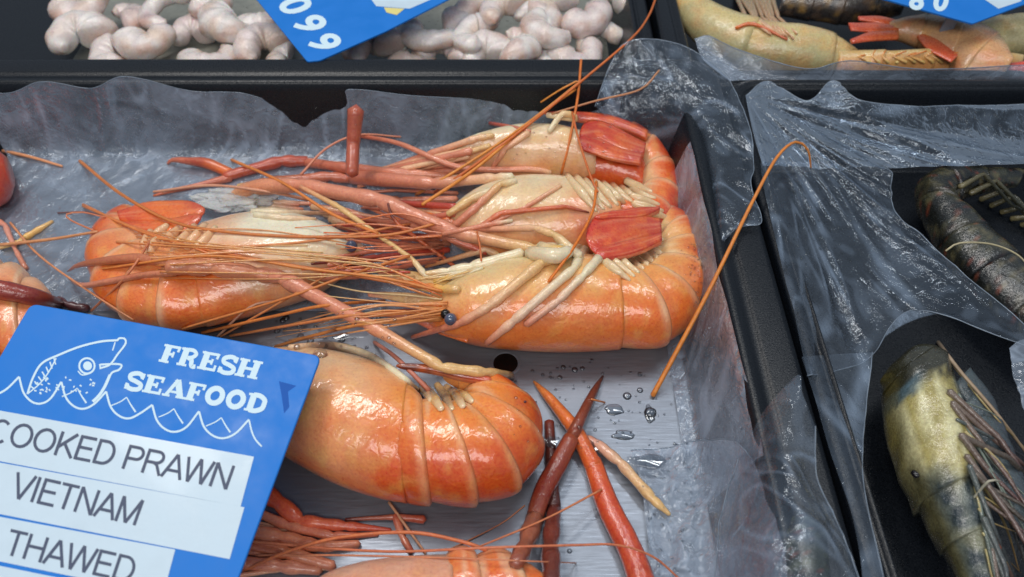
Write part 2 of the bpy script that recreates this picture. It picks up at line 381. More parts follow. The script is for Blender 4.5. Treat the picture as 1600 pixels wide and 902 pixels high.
# ================================================================== FILM
def film(label, grid, mat, nx=70, ny=50, amp=.35, sc=.55, seed=0, ang=0, along=.4, fanc=None, world=False, pin=False, name='plastic_film', hem=None, fine=.5, edgej=0, addsolid=True, group=None, zfloor=.1):
    """grid: rows of (px,py,z). A sheet through them, creased."""
    rows = len(grid)-1; cols_ = len(grid[0])-1; V = []; F = []; FO = []
    for j in range(ny+1):
        v = j/ny*rows
        for i in range(nx+1):
            u = i/nx*cols_
            q = [cat([tuple(p) for p in row], u) for row in grid]; px, py, z = cat(q, v)
            if edgej and (j in (0, ny) or i in (0, nx)):
                px += edgej*noise.noise(Vector((i*.5, j*.5, seed))); py += edgej*noise.noise(Vector((i*.5, j*.5, seed+9)))
            p = Vector((px, py, z)) if world else P(px, py, z)
            if fanc:
                dx, dy = p.x-fanc[0], p.y-fanc[1]; rr_ = math.hypot(dx, dy)+.01; an = math.atan2(dy, dx)
                q3 = Vector((an*fanc[2], rr_*.11, seed*3.1)); att = min(1, rr_*.16)
            else:
                ca_, sa_ = math.cos(math.radians(ang)), math.sin(math.radians(ang))
                q3 = Vector(((p.x*ca_+p.y*sa_)*sc*along, (-p.x*sa_+p.y*ca_)*sc, p.z*.2*sc+seed*3.1)); att = 1
            wq = q3+noise.noise_vector(q3*.8)*.45
            ridge = lambda x: (1-abs(x)*2.2)
            n1_ = noise.noise(wq); n2_ = noise.noise(wq*2.1+Vector((7, 0, 0))); n3_ = noise.noise(Vector((p.x, p.y, p.z))*1.3+Vector((seed, 0, 0)))
            msk = sm(-.05, .35, noise.noise(Vector((p.x*.35, p.y*.35, seed*2.3))))
            d = amp*att*(.9*n1_*1.6+.55*ridge(n1_)+fine*.5*ridge(n2_)+fine*msk*.14*ridge(n3_))
            if pin: d *= min(1, .12+j/ny*7)
            nrm = Vector((0, -.35, 1)).normalized()
            p = p+nrm*d
            if p.z < zfloor: p.z = zfloor+.02*noise.noise(wq*3)
            V.append(p)
            fo = .75*sm(.55, 1.0, 1-abs(n1_)*3.2)*sm(-.2, .3, n2_)+.45*sm(.6, 1, 1-abs(n2_)*3)*msk+.25*sm(.1, .5, n3_); FO.append((fo, fo, fo))
    for j in range(ny):
        for i in range(nx):
            a = j*(nx+1)+i; F.append((a, a+1, a+nx+2, a+nx+1))
    o = mesh(name, V, F, mat, solidify=addsolid, cols=FO)
    tag(o, label, 'film', group)
    if hem:
        for side in hem:
            if side == 'top': idx = list(range(nx+1))
            elif side == 'bottom': idx = [ny*(nx+1)+i for i in range(nx+1)]
            elif side == 'right': idx = [j*(nx+1)+nx for j in range(ny+1)]
            else: idx = [j*(nx+1) for j in range(ny+1)]
            hv = []; hf = []
            for k, a in enumerate(idx):
                p = V[a]; rr = .022+.012*noise.noise(p*2)
                for m_ in range(4):
                    an = m_*math.pi/2; hv.append(p+Vector((rr*math.cos(an), rr*math.sin(an)*.6, rr*math.sin(an))))
            for k in range(len(idx)-1):
                for m_ in range(4): hf.append((k*4+m_, k*4+(m_+1) % 4, (k+1)*4+(m_+1) % 4, (k+1)*4+m_))
            mesh('rolled_edge', hv, hf, M_HEM, o)
    return o
G = 'plastic film lining the trays'
# back wall of the middle tray
def wallrow(dz, k):
    tops = [(-60, 140), (0, 146), (75, 128), (140, 138), (212, 120), (290, 142), (370, 146), (440, 166), (528, 158), (545, 140), (640, 150), (760, 156), (900, 165), (975, 150)]
    return tops
TX = wallrow(0, 0)
xw = [P(x, y, 3.9).x for x, y in TX]; tz = []
for x, y in TX:                                  # height at which the film meets the wall plane Y = 10.6
    d = ray(x, y); t = (10.55-CAM.y)/d.y; tz.append(CAM.z+d.z*t)
film('crinkled clear film hanging down the back wall behind the cooked prawns', [
    [(x, 10.55, z) for x, z in zip(xw, tz)], [(x*.99, 10.2, z*.55+.3) for x, z in zip(xw, tz)], [(x*.97, 9.6, .55) for x in xw],
    [(x*.95, 8.6, .26) for x in xw], [(x*.92, 5.5, .22) for x in xw], [(x*.9, 1.5, .18) for x in xw], [(x*.88, -1.5, .16) for x in xw]],
    M_FILMW, nx=260, ny=110, amp=.10, sc=.75, seed=2, ang=62, along=.35, hem=['top'], fine=1.0, group=G, world=True, pin=True)
# corner billow and right wall of the middle tray
film('clear film draped over the right corner rim beside the curled prawn tails', [
    [(930, 165, 3.6), (955, 100, 4.3), (985, 66, 5.1), (1060, 72, 5.0), (1130, 118, 4.4), (1160, 172, 4.25)],
    [(965, 205, 2.4), (1000, 150, 3.9), (1050, 130, 4.4), (1100, 140, 4.5), (1140, 175, 4.3), (1172, 210, 4.2)],
    [(1000, 260, .5), (1060, 215, 2.6), (1090, 190, 4.0), (1105, 178, 4.3), (1140, 215, 4.25), (1178, 262, 4.2)],
    [(1020, 320, .3), (1075, 300, 1.0), (1100, 290, 3.0), (1120, 285, 4.2), (1150, 276, 4.25), (1172, 290, 4.25)],
    [(1030, 390, .25), (1085, 385, .6), (1108, 370, 2.6), (1127, 360, 4.1), (1165, 345, 4.2), (1188, 350, 4.25)],
    [(1030, 480, .2), (1086, 470, .4), (1110, 440, 2.4), (1122, 400, 3.4), (1128, 372, 4.0), (1150, 352, 4.1)]],
    M_FILM, nx=120, ny=120, amp=.2, sc=.6, seed=5, ang=-50, hem=['top', 'right'], group=G)
film('droplet covered film strip standing along the right wall of the middle tray', [
    [(6.9, y, .16), (7.5, y, .3), (7.8, y, .9), (8.2, y, 2.2), (8.5, y, 3.5), (8.66+a*.3, y, 3.95)] for y, a in ((6, 0), (4, .1), (2, 0), (0, .2), (-2.5, -.1), (-4, 0), (-6, .1), (-7.5, .3), (-9, .6), (-11, .3))],
    M_FILMW, nx=60, ny=120, amp=.09, sc=1.0, seed=8, ang=80, group=G, world=True)
# crumpled heap bottom right
film('crumpled peak of clear film rising over the tray rim at the bottom', [
    [(1150, 720, 3.2), (1190, 645, 4.6), (1245, 588, 6.0), (1250, 620, 5.7), (1268, 670, 5.0)],
    [(1130, 780, 2.6), (1165, 740, 3.9), (1215, 690, 5.1), (1245, 690, 5.2), (1275, 740, 4.7)],
    [(1120, 840, 2.6), (1155, 820, 3.9), (1200, 790, 5.1), (1250, 780, 5.4), (1310, 810, 4.6)],
    [(1110, 930, 2.6), (1155, 920, 3.9), (1210, 920, 4.9), (1270, 930, 5.1), (1345, 930, 4.6)]],
    M_FILM, nx=110, ny=130, amp=.34, sc=.6, seed=11, ang=-60, hem=['left', 'right'], fine=1.0, group=G)
film('bright crumpled film lying on the steel plate at the bottom right corner', [
    [(985, 705, .2), (1045, 700, .35), (1090, 690, .6), (1140, 690, 3.0), (1175, 720, 4.1)],
    [(1000, 760, .2), (1060, 752, .35), (1100, 750, .6), (1155, 755, 3.0), (1195, 770, 4.1)],
    [(1010, 830, .2), (1060, 820, .35), (1108, 815, .6), (1170, 815, 3.0), (1215, 830, 4.1)],
    [(1020, 930, .2), (1075, 930, .35), (1115, 930, .6), (1185, 930, 3.0), (1235, 930, 4.1)]],
    M_FILMW, nx=110, ny=110, amp=.22, sc=.7, seed=14, ang=60, along=.8, fine=1.2, hem=['top'], group=G)
# the right tray
FC = P(1165, 150, 4.2)
film('broad clear film stretched below the back rim of the right tray in fanned folds', [
    [(1165, 150, 4.15), (1200, 128, 4.3), (1260, 160, 4.05), (1300, 128, 4.3), (1340, 160, 4.1), (1420, 168, 3.9), (1500, 165, 3.95), (1700, 163, 3.95)],
    [(1172, 190, 4.2), (1210, 185, 4.0), (1260, 190, 3.8), (1300, 190, 3.7), (1340, 195, 3.6), (1420, 200, 3.4), (1500, 205, 3.3), (1700, 205, 3.2)],
    [(1180, 225, 4.2), (1215, 225, 3.9), (1260, 230, 3.6), (1300, 230, 3.5), (1340, 232, 3.4), (1420, 236, 3.2), (1500, 238, 3.0), (1700, 238, 2.9)],
    [(1190, 262, 4.2), (1225, 262, 3.8), (1270, 264, 3.5), (1310, 264, 3.3), (1350, 264, 3.2), (1420, 264, 3.1), (1500, 262, 3.0), (1700, 258, 3.0)]],
    M_FILM, nx=200, ny=70, amp=.26, seed=20, fanc=(FC.x, FC.y, 6.5), hem=['top'], fine=.6, group=G)
film('long diagonal sheet of clear film hanging into the right tray beside the dark prawns', [
    [(1188, 255, 4.2), (1220, 255, 3.9), (1270, 258, 3.6), (1320, 258, 3.4), (1390, 258, 3.3)],
    [(1195, 300, 4.2), (1235, 300, 3.8), (1290, 300, 3.4), (1350, 305, 3.2), (1402, 335, 3.2)],
    [(1215, 400, 4.2), (1260, 390, 3.5), (1320, 380, 3.0), (1385, 370, 2.8), (1445, 367, 3.2)],
    [(1235, 480, 4.2), (1285, 475, 3.3), (1350, 460, 2.8), (1430, 440, 2.8), (1516, 435, 3.2)],
    [(1250, 550, 4.2), (1300, 540, 3.3), (1360, 520, 2.8), (1480, 490, 3.0), (1602, 516, 3.4)],
    [(1258, 590, 4.2), (1305, 580, 3.4), (1358, 560, 3.2), (1425, 488, 3.2), (1600, 545, 3.6)]],
    M_FILM, nx=150, ny=150, amp=.3, seed=22, fanc=(FC.x, FC.y, 7.5), hem=['right', 'bottom'], fine=.6, group=G)
film('loose flap of clear film between the tray rims and the pale prawn', [
    [(1250, 560, 4.2), (1300, 556, 3.5), (1360, 553, 3.2)],
    [(1275, 640, 4.2), (1320, 640, 3.6), (1352, 640, 3.3)],
    [(1300, 720, 4.2), (1330, 720, 3.9), (1345, 720, 3.8)],
    [(1330, 810, 4.2), (1348, 810, 4.1), (1356, 810, 4.0)],
    [(1350, 930, 4.2), (1372, 930, 4.1), (1385, 930, 4.0)]],
    M_FILM, nx=50, ny=120, amp=.25, seed=23, fanc=(FC.x, FC.y, 6.0), hem=['right'], group=G)
film('frosted edge of film over the front of the back right tray', [
    [(1085, 62, 4.0), (1110, 58, 4.2), (1160, 80, 4.4), (1260, 108, 4.3), (1330, 96, 4.5), (1450, 108, 4.3), (1640, 100, 4.3)],
    [(1100, 95, 3.6), (1130, 95, 3.7), (1170, 108, 3.8), (1260, 120, 3.8), (1330, 118, 3.8), (1450, 120, 3.8), (1640, 120, 3.8)],
    [(1140, 128, 3.6), (1165, 126, 3.6), (1200, 128, 3.5), (1270, 130, 3.5), (1330, 128, 3.5), (1450, 128, 3.5), (1640, 128, 3.5)]],
    M_FILMW, nx=120, ny=30, amp=.07, sc=.5, seed=26, hem=['top'], group=G)
# these sheets are draped before the prawns, which lie on them
flush()

# ================================================================== COOKED PRAWNS
CREAM = S(232, 214, 178); PEACH = S(236, 186, 144); ORANGE = S(232, 114, 42); RED = S(206, 70, 38); DORANGE = S(214, 84, 26)
PINK = S(218, 138, 108); PBR = S(196, 108, 82); TAN = S(224, 180, 120); MAR = S(112, 48, 38); CRIM = S(190, 70, 52); YEL = S(228, 176, 92)
WHT = S(226, 212, 180); ANT = S(214, 120, 48); ANTP = S(222, 150, 106)
def pigment(vent, mid, dors, tailred=0, redat=.6, seed=0, lo=.28, hi=.72, seams=0):
    def f(u, d, v):
        n = noise.noise(v*.9+Vector((seed, 0, 0)))*.5+noise.noise(v*2.6+Vector((0, seed, 0)))*.22
        x = d+n*.30
        c = mix(vent, mid, sm(lo-.15, lo+.3, x)); c = mix(c, dors, sm(hi-.2, hi+.3, x))
        if tailred: c = mix(c, RED, tailred*sm(redat, 1, u+n*.15)*sm(.2, .75, d+n*.4))
        p = noise.noise(v*1.7+Vector((seed+9, 4, 0)))
        c = mix(c, YEL, .35*sm(.12, .5, p)*sm(.2, .5, d)); return c
    return f
def blendp(f, g):
    return lambda u, d, v: mix(f(u, d, v), g(0, d, v), sm(.6, 1, u+.2*noise.noise(v*.8)))
def abdomen(par, st, zc, rz, pf, nseg, supp=2.1, t0=0, t1=1, bandc=PEACH, lipw=.05, seed=0):
    """overlapping shell rings; each is a part"""
    for k in range(nseg):
        a = lerp(t0, t1, k/nseg); b = lerp(t0, t1, (k+1)/nseg)+.012*(1 if k < nseg-1 else 0)
        fl = lambda s, k=k: (.95+.085*sm(0, .9, s)) - (.06*sm(.93, 1.0, s))
        rb = lambda u, th, a=a, b=b: (.13*math.sin(math.pi*max(0, min(1, (u-a)/(b-a))))-.05)*sm(.2, 1, -math.cos(th))
        def cf(u, d, v, a=a, b=b):
            c = pf(u, d, v); s = (u-a)/(b-a)
            e = sm(.72, .9, s)*(.55+.5*noise.noise(v*1.5)) + .2*sm(.2, .0, s)
            c = mix(c, bandc, max(0, e))
            st_ = noise.noise(Vector((s*4+k*7, d*2, seed)))   # streaks round the ring
            c = mix(c, RED, .4*sm(.1, .5, st_)*sm(.3, .8, d))
            return mix(c, CREAM, .4*sm(.1, .5, -st_)*sm(.75, .3, d))
        sweep('abdomen_segment', M_SHELL, par, st, zc, rz, cf, nl=16, nr=40, t0=a, t1=b, flare=fl, supp=supp, rough=.05, seed=seed, ribs=rb)
def fan(par, lobes, zc, cols, rz=.13):
    for st in lobes:
        cf = lambda u, d, v: mix(mix(ramp(cols, u), ORANGE, .5*sm(-.1, .5, noise.noise(v*1.8))), S(232, 150, 110), .45*sm(.1, .5, noise.noise(Vector((d*11, u*1.2, 3)))))
        sweep('tail_fan', M_SHELL, par, st, [zc[0], zc[1]], [.28, rz], cf, nl=30, nr=36, supp=2.6, ribs=lambda u, t: .07*math.sin(t*11)*u, rough=.04, flare=lambda s: (math.sqrt(max(.02, 1-((s-.8)/.2)**2)) if s > .8 else 1)*(.8+.2*sm(0, .5, s)))
def swimmerets(par, lst, c0=S(226, 196, 152), c1=S(232, 208, 168), r=(6, 8, 5), lift=0):
    for (x0, y0, x1, y1) in lst:
        mx, my = (x0+x1)/2+R.uniform(-3, 3), (y0+y1)/2+R.uniform(-3, 3)
        limb('swimmeret', par, [(x0, y0), (mx, my), (x1, y1)], [q*R.uniform(.85, 1.1) for q in r], [mix(c0, PEACH, .3), c0, mix(c1, PEACH, .5)], M_SHELL, smooth=True, stiff=False, lift=lift-.08, step=4, flat=.6)
def ant(par, pts, r0=1.9, r1=.9, c=ANT, lift=.03, soli=False, c2=None):
    limb('antenna', par, pts, [r0, (r0+r1)/2, r1], [c, c2 or c], M_ANT, nr=6, smooth=True, joints=0, stiff=True, lift=lift, step=9, soli=soli)
def leg(par, pts, rad, cols, **k): return limb('walking_leg', par, pts, rad, cols, **k)
def bundle(par, n, A, B, r=(3, 2.2), cols=None, spread=1.0, name='walking_leg', bend=14):
    cols = cols or [[PEACH, PINK], [PINK, CRIM], [TAN, PEACH], [PINK, PBR], [ORANGE, PINK]]
    for k in range(n):
        t = (k+R.random())/n; s = min(1, max(0, t+R.uniform(-.3, .3)*spread))
        a = mix(A[0], A[1], t); b = mix(B[0], B[1], s); l = R.uniform(.6, 1.0)
        b = (lerp(a[0], b[0], l), lerp(a[1], b[1], l))
        m = ((a[0]+b[0])/2+R.uniform(-bend, bend), (a[1]+b[1])/2+R.uniform(-bend, bend)*.7)
        f = R.uniform(.7, 1.35); c = R.choice(cols)
        if name == 'antenna': m = (m[0], m[1]+R.uniform(-16, 10))
        limb(name, par, [a, m, b], [r[0]*f, (r[0]+r[1])/2*f, r[1]*f*.7], c, stiff=True, lift=R.uniform(0, .1), smooth=(name == 'antenna'))

# ---- prawn C: farthest, seen between the others
pc = thing('cooked_prawn', 'farthest cooked prawn of the stack of three, pale shiny head shell behind the others', 'prawn', P(820, 290, 0), 'orange cooked prawns on the steel plate')
sweep('abdomen_segment', M_SHELL, pc, [(900, 212, 900, 290), (950, 215, 950, 296), (990, 225, 990, 300), (1005, 235, 1005, 300)], [1.2]*4, [1.3, 1.3, 1.1, .8], pigment(S(206, 66, 24), S(214, 80, 30), S(226, 96, 40), seed=3), nl=24, supp=2.2)
sweep('carapace', M_SHELL, pc, [(660, 246, 668, 262), (700, 232, 700, 272), (750, 214, 748, 284), (810, 200, 810, 292), (870, 202, 880, 292), (925, 215, 930, 290)], [1.5]*6, [.4, .9, 1.6, 1.9, 1.9, 1.5], pigment(CREAM, S(232, 190, 150), S(230, 150, 90), seed=1, lo=.5, hi=.95), nl=50, nr=40, cap=(True, True))
flush()
# ---- prawn D: at left, facing right
pd = thing('cooked_prawn', 'cooked prawn at left facing right, its pale belly up and tail curled at the left', 'prawn', P(330, 430, 0), 'orange cooked prawns on the steel plate')
PDD = pigment(PEACH, S(232, 150, 96), ORANGE, tailred=.6, redat=.45, seed=12, lo=.15, hi=.6)
dst = [(345, 352, 330, 508), (312, 360, 262, 512), (285, 372, 205, 503), (262, 382, 158, 470), (248, 380, 138, 425), (240, 368, 140, 378), (236, 356, 163, 344), (240, 346, 192, 326)]
abdomen(pd, dst, [1.5, 1.5, 1.4, 1.3, 1.2, 1.1, 1.0, .9], [1.5, 1.5, 1.4, 1.3, 1.2, 1.0, .8, .6], PDD, 6, seed=4)
sweep('carapace', M_SHELL, pd, [(570, 384, 568, 402), (545, 366, 530, 432), (500, 342, 482, 462), (440, 328, 428, 480), (380, 332, 368, 496), (325, 345, 318, 508)], [1.5]*6, [.3, 1.0, 1.6, 1.75, 1.75, 1.6], blendp(pigment(S(232, 224, 198), S(230, 206, 170), S(226, 132, 72), seed=2, lo=.5, hi=.85), PDD), nl=56, nr=40)
flush()
fan(pd, [[(190, 352, 183, 328), (240, 352, 225, 316), (290, 348, 275, 314), (325, 336, 315, 316)], [(196, 366, 190, 345), (240, 374, 236, 346), (285, 366, 280, 340), (318, 345, 312, 330)]], [1.9, 2.6], [RED, ORANGE, CRIM])
flush()
swimmerets(pd, [(238, 378, 262, 352), (256, 384, 285, 352), (274, 386, 305, 352), (292, 386, 322, 350), (232, 396, 262, 366), (308, 388, 338, 355), (225, 385, 236, 360)], r=(8, 9, 5), c0=S(230, 176, 130), c1=S(228, 196, 156))
# ---- prawn B: middle of the stack
pb = thing('cooked_prawn', 'middle cooked prawn of the stack, its red tail fan curled back over the farthest prawn', 'prawn', P(860, 350, 0), 'orange cooked prawns on the steel plate')
PB = pigment(S(234, 190, 145), ORANGE, RED, tailred=.9, redat=.3, seed=8, lo=.2, hi=.6)
bst = [(940, 300, 960, 392), (968, 312, 1015, 385), (990, 318, 1050, 362), (1000, 305, 1063, 330), (1003, 285, 1062, 290), (1000, 265, 1045, 245), (993, 248, 1018, 210), (980, 238, 985, 190), (960, 226, 945, 182)]
abdomen(pb, bst, [1.5, 1.4, 1.4, 1.3, 1.4, 1.5, 1.7, 1.9, 2.0], [1.6, 1.4, 1.2, 1.1, 1.0, .9, .7, .5, .3], PB, 7, seed=6)
sweep('carapace', M_SHELL, pb, [(690, 345, 690, 365), (715, 318, 712, 385), (755, 292, 752, 402), (810, 276, 812, 408), (870, 276, 880, 408), (925, 288, 940, 404), (955, 300, 972, 396)], [1.6]*7, [.4, 1.1, 1.7, 1.9, 1.9, 1.8, 1.6], blendp(pigment(CREAM, S(230, 196, 150), S(232, 150, 96), seed=5, lo=.3, hi=.8), PB), nl=60, nr=40)
flush()
fan(pb, [[(1005, 250, 1010, 222), (970, 240, 975, 205), (935, 222, 940, 190), (903, 228, 908, 188)], [(1000, 262, 1005, 236), (960, 252, 965, 226), (925, 240, 930, 212), (902, 232, 905, 206)], [(1010, 222, 1012, 202), (960, 200, 965, 184), (900, 190, 905, 176), (850, 182, 852, 174)]], [2.6, 3.3], [CRIM, RED, S(186, 40, 32)])
flush()
sw = []
for k in range(8): sw.append((885+k*14, 274+k*3, 932+k*11, 330-k*3))
for k in range(5): sw.append((978+k*4, 282+k*12, 1018+k*6, 300+k*10))
swimmerets(pb, sw, r=(6, 7.5, 3))
# ---- prawn A: nearest of the stack
pa = thing('cooked_prawn', 'nearest cooked prawn of the stack, red tail fan laid over its pale belly', 'prawn', P(880, 480, 0), 'orange cooked prawns on the steel plate')
PA = pigment(S(232, 200, 148), S(234, 158, 84), ORANGE, tailred=.95, redat=.1, seed=21, lo=.15, hi=.6)
ast = [(930, 402, 965, 546), (962, 418, 1040, 536), (985, 428, 1082, 505), (1002, 424, 1108, 462), (1016, 408, 1113, 420), (1024, 392, 1104, 376), (1028, 372, 1080, 344), (1026, 355, 1052, 325)]
abdomen(pa, ast, [1.8, 1.7, 1.6, 1.6, 1.5, 1.5, 1.6, 1.7], [1.8, 1.7, 1.6, 1.4, 1.3, 1.1, .9, .6], PA, 6, seed=9)
sweep('carapace', M_SHELL, pa, [(655, 470, 655, 492), (690, 448, 690, 522), (730, 424, 740, 540), (785, 405, 800, 547), (845, 398, 870, 550), (905, 396, 930, 549), (950, 402, 975, 546)], [1.8]*7, [.35, .9, 1.6, 1.9, 2.0, 2.0, 1.85], blendp(pigment(S(226, 200, 146), S(230, 178, 118), S(230, 126, 60), seed=7, lo=.3, hi=.72), PA), nl=64, nr=44)
flush()
sw = []
for k in range(8): sw.append((930+k*12, 398-k*1, 984+k*7, 438-k*6))
for k in range(5): sw.append((965+k*13, 394-k*6, 1012+k*6, 412-k*9))
swimmerets(pa, sw, r=(7, 8, 3), lift=.02)
flush()
fan(pa, [[(1034, 372, 1030, 338), (995, 382, 990, 334), (950, 397, 945, 334), (918, 396, 913, 348)], [(1032, 335, 1028, 322), (1000, 345, 995, 325), (960, 345, 955, 331), (930, 345, 928, 336)], [(1034, 384, 1032, 362), (1000, 398, 996, 372), (960, 406, 955, 382), (932, 404, 928, 388)]], [3.1, 3.9], [CRIM, RED, S(206, 60, 44)])
flush()
# ---- prawn E: in front, behind the price card
pe = thing('cooked_prawn', 'plump cooked prawn half hidden by the price card, glossy orange back towards the viewer', 'prawn', P(640, 690, 0), 'orange cooked prawns on the steel plate')
PE = pigment(S(236, 158, 92), S(238, 134, 52), DORANGE, tailred=.25, redat=.8, seed=31, lo=.1, hi=.62)
est = [(628, 580, 590, 778), (652, 606, 650, 792), (676, 622, 712, 795), (696, 630, 772, 786), (712, 632, 822, 758), (722, 628, 850, 706), (726, 618, 845, 652), (722, 608, 812, 612), (712, 600, 765, 590), (690, 590, 715, 574)]
abdomen(pe, est, [1.9, 1.9, 1.9, 1.9, 1.8, 1.7, 1.5, 1.4, 1.4, 1.4], [2.0, 2.0, 1.95, 1.9, 1.75, 1.6, 1.3, 1.1, .8, .4], PE, 7, seed=12, bandc=S(240, 170, 120))
sweep('carapace', M_SHELL, pe, [(330, 600, 340, 630), (370, 565, 385, 670), (420, 542, 415, 700), (480, 536, 460, 728), (550, 545, 520, 758), (610, 565, 585, 780), (645, 585, 632, 790)], [1.9]*7, [.4, 1.2, 1.7, 1.95, 2.05, 2.05, 2.0], blendp(pigment(S(230, 184, 140), S(236, 162, 106), S(214, 116, 74), seed=17, lo=.3, hi=.85), PE), nl=64, nr=44)
flush()
fan(pe, [[(770, 606, 765, 588), (720, 596, 715, 578), (670, 584, 668, 570), (620, 578, 618, 566)]], [2.4, 2.9], [RED, MAR, MAR], rz=.16)
swimmerets(pe, [(668, 606, 690, 640), (682, 600, 706, 640), (696, 604, 724, 636), (660, 600, 674, 626), (708, 608, 738, 628)], c0=S(214, 170, 110), r=(6, 8, 5), lift=.05)
limb('gill_edge', pe, [(452, 544), (520, 541), (575, 556), (622, 585), (655, 612)], [6, 7, 7, 6, 4], [PEACH, CREAM, CREAM], M_SHELL, smooth=True, stiff=False)
# ---- prawn F: at the bottom edge
pf_ = thing('cooked_prawn', 'cooked prawn cut off by the bottom edge, only its pale orange back showing', 'prawn', P(680, 930, 0), 'orange cooked prawns on the steel plate')
abdomen(pf_, [(690, 852, 700, 1040), (740, 850, 770, 1040), (800, 862, 850, 1020), (845, 905, 900, 960)], [1.6]*4, [1.7, 1.6, 1.5, 1.1], pigment(S(228, 160, 120), ORANGE, DORANGE, seed=41, lo=.1, hi=.4), 3, seed=15)
sweep('carapace', M_SHELL, pf_, [(440, 960, 445, 985), (500, 895, 510, 1010), (560, 868, 565, 1030), (630, 857, 640, 1040), (710, 853, 715, 1042)], [1.6]*5, [.5, 1.2, 1.6, 1.7, 1.7], pigment(S(214, 170, 148), S(226, 150, 110), ORANGE, seed=43, lo=.2, hi=.7), nl=50, nr=36)
# ---- prawn H: at the left edge
ph = thing('cooked_prawn', 'cooked prawn cut off by the left edge, behind the corner of the price card', 'prawn', P(10, 480, 0), 'orange cooked prawns on the steel plate')
abdomen(ph, [(-90, 392, -100, 520), (-40, 392, -45, 560), (10, 404, 5, 570), (50, 425, 40, 560), (82, 455, 75, 520)], [1.6]*5, [1.7, 1.7, 1.5, 1.2, .7], pigment(PEACH, S(232, 140, 90), ORANGE, seed=51, lo=.1, hi=.8), 4, seed=18)
flush()
# ---- red piece at far left
pi_ = thing('cooked_prawn', 'red shell of a cooked prawn just showing at the left edge behind', 'prawn', P(0, 280, 0), 'orange cooked prawns on the steel plate')
sweep('carapace', M_SHELL, pi_, [(-60, 225, -60, 320), (-30, 222, -25, 325), (-5, 230, 5, 312), (12, 245, 18, 290)], [1.3]*4, [1.4, 1.3, 1.1, .6], pigment(S(196, 80, 56), RED, CRIM, seed=55), nl=30)
ant(pi_, [(5, 236), (50, 246), (97, 260)], 3, 2, ANTP)
flush()

# eyes, blades and rostrum
def blade(par, name, st, zc, cols, mat=M_THIN, rz=.06, ribs=None):
    sweep(name, mat, par, st, zc, [rz, rz, rz*.6], lambda u, d, v: ramp(cols, u), nl=24, nr=16, ribs=ribs)
blade(pa, 'antennal_scale', [(715, 440, 712, 462), (670, 428, 665, 456), (620, 420, 615, 440), (586, 418, 584, 424)], [2.3, 2.3, 2.1, 2.0], [YEL, TAN, PINK])
blade(pa, 'antennal_scale', [(700, 462, 700, 486), (650, 458, 650, 478), (600, 456, 605, 468), (574, 458, 576, 464)], [2.1, 2.1, 1.9, 1.8], [PEACH, TAN, PINK])
blade(pa, 'rostrum', [(740, 498, 730, 536), (690, 490, 685, 522), (640, 482, 640, 502), (588, 488, 588, 494)], [1.6, 1.4, 1.2, 1.0], [ORANGE, PBR, PINK], M_SHELL, rz=.15)
flush()
limb('antenna_base', pa, [(716, 452), (692, 452), (664, 447), (560, 430)], [7, 7, 5, 2.5], [TAN, YEL, ORANGE, ORANGE], M_SHELL)
ball('eye', pa, 704, 499, 10, M_EYE, .1); ball('eye', pa, 696, 491, 8, M_BLACK)
ball('eye', pd, 549, 385, 9.5, M_EYE, .15); ball('eye', pb, 684, 406, 9.5, M_EYE, .1)
flush()

# ---- the tangle of legs between the heads (far to near)
dark = [[PBR, CRIM], [CRIM, MAR], [PINK, PBR]]
bundle(pc, 6, ((740, 225), (720, 275)), ((560, 268), (560, 300)), r=(5.5, 3.5), cols=[[TAN, PINK], [PEACH, PINK], [PINK, PBR]], bend=6)
leg(pc, [(770, 212), (745, 216), (668, 242), (592, 268)], [5, 6, 6, 5], [TAN, PEACH, PINK, PBR])
leg(pc, [(765, 228), (700, 248), (625, 266), (560, 292)], [5, 5, 5, 4], [TAN, PEACH, PINK])
leg(pc, [(855, 180), (900, 186), (880, 178), (858, 205)], [5, 6, 6, 5], [CREAM, TAN, CREAM], smooth=True)
leg(pc, [(825, 208), (790, 232), (770, 262)], [6, 5, 4], [PEACH, PINK])
leg(pc, [(766, 193), (800, 198), (828, 206)], [3.5, 3, 4], [CRIM, PINK])
flush()
bundle(pb, 12, ((715, 300), (700, 395)), ((500, 300), (470, 420)), r=(5, 3), cols=dark+[[PINK, PBR]], bend=14)
bundle(pb, 8, ((705, 330), (690, 410)), ((530, 300), (530, 430)), r=(4, 2.4), bend=12)
bundle(pd, 8, ((480, 318), (540, 360)), ((600, 330), (680, 380)), r=(5, 3), cols=[[PEACH, PINK], [PINK, CRIM], [PBR, PINK]], bend=8)
bundle(pd, 5, ((520, 400), (500, 440)), ((660, 390), (640, 440)), r=(5, 3), cols=dark+[[PINK, PBR]], bend=8)
bundle(pd, 7, ((380, 312), (400, 338)), ((520, 318), (520, 345)), r=(5, 4), cols=[[WHT, PEACH], [CREAM, PINK]], bend=4)
flush()
# claw of the far prawn
ca = pc
ca = limb('claw_arm', ca, [(480, 254), (550, 264), (640, 272), (700, 275)], [9, 9, 8, 7], [PBR, PBR, PINK, PINK])
limb('palm', ca, [(480, 252), (440, 252), (352, 276)], [9, 10, 9], [S(178, 76, 56), S(186, 80, 58), S(190, 84, 56)])
limb('pincer', ca, [(362, 272), (325, 256), (296, 252), (270, 250), (262, 256)], [9, 10, 7, 4, 2], [ORANGE, S(178, 76, 50), PBR, PBR], smooth=True)
limb('pincer', ca, [(360, 278), (310, 290), (270, 298), (240, 306)], [8, 5, 4, 2], [PBR, PBR, S(196, 96, 60)], smooth=True)
cb = pc
limb('claw_arm', cb, [(372, 292), (420, 284), (516, 276), (548, 280)], [5, 8, 9, 8], [TAN, S(176, 96, 60), PBR, PBR])
flush()
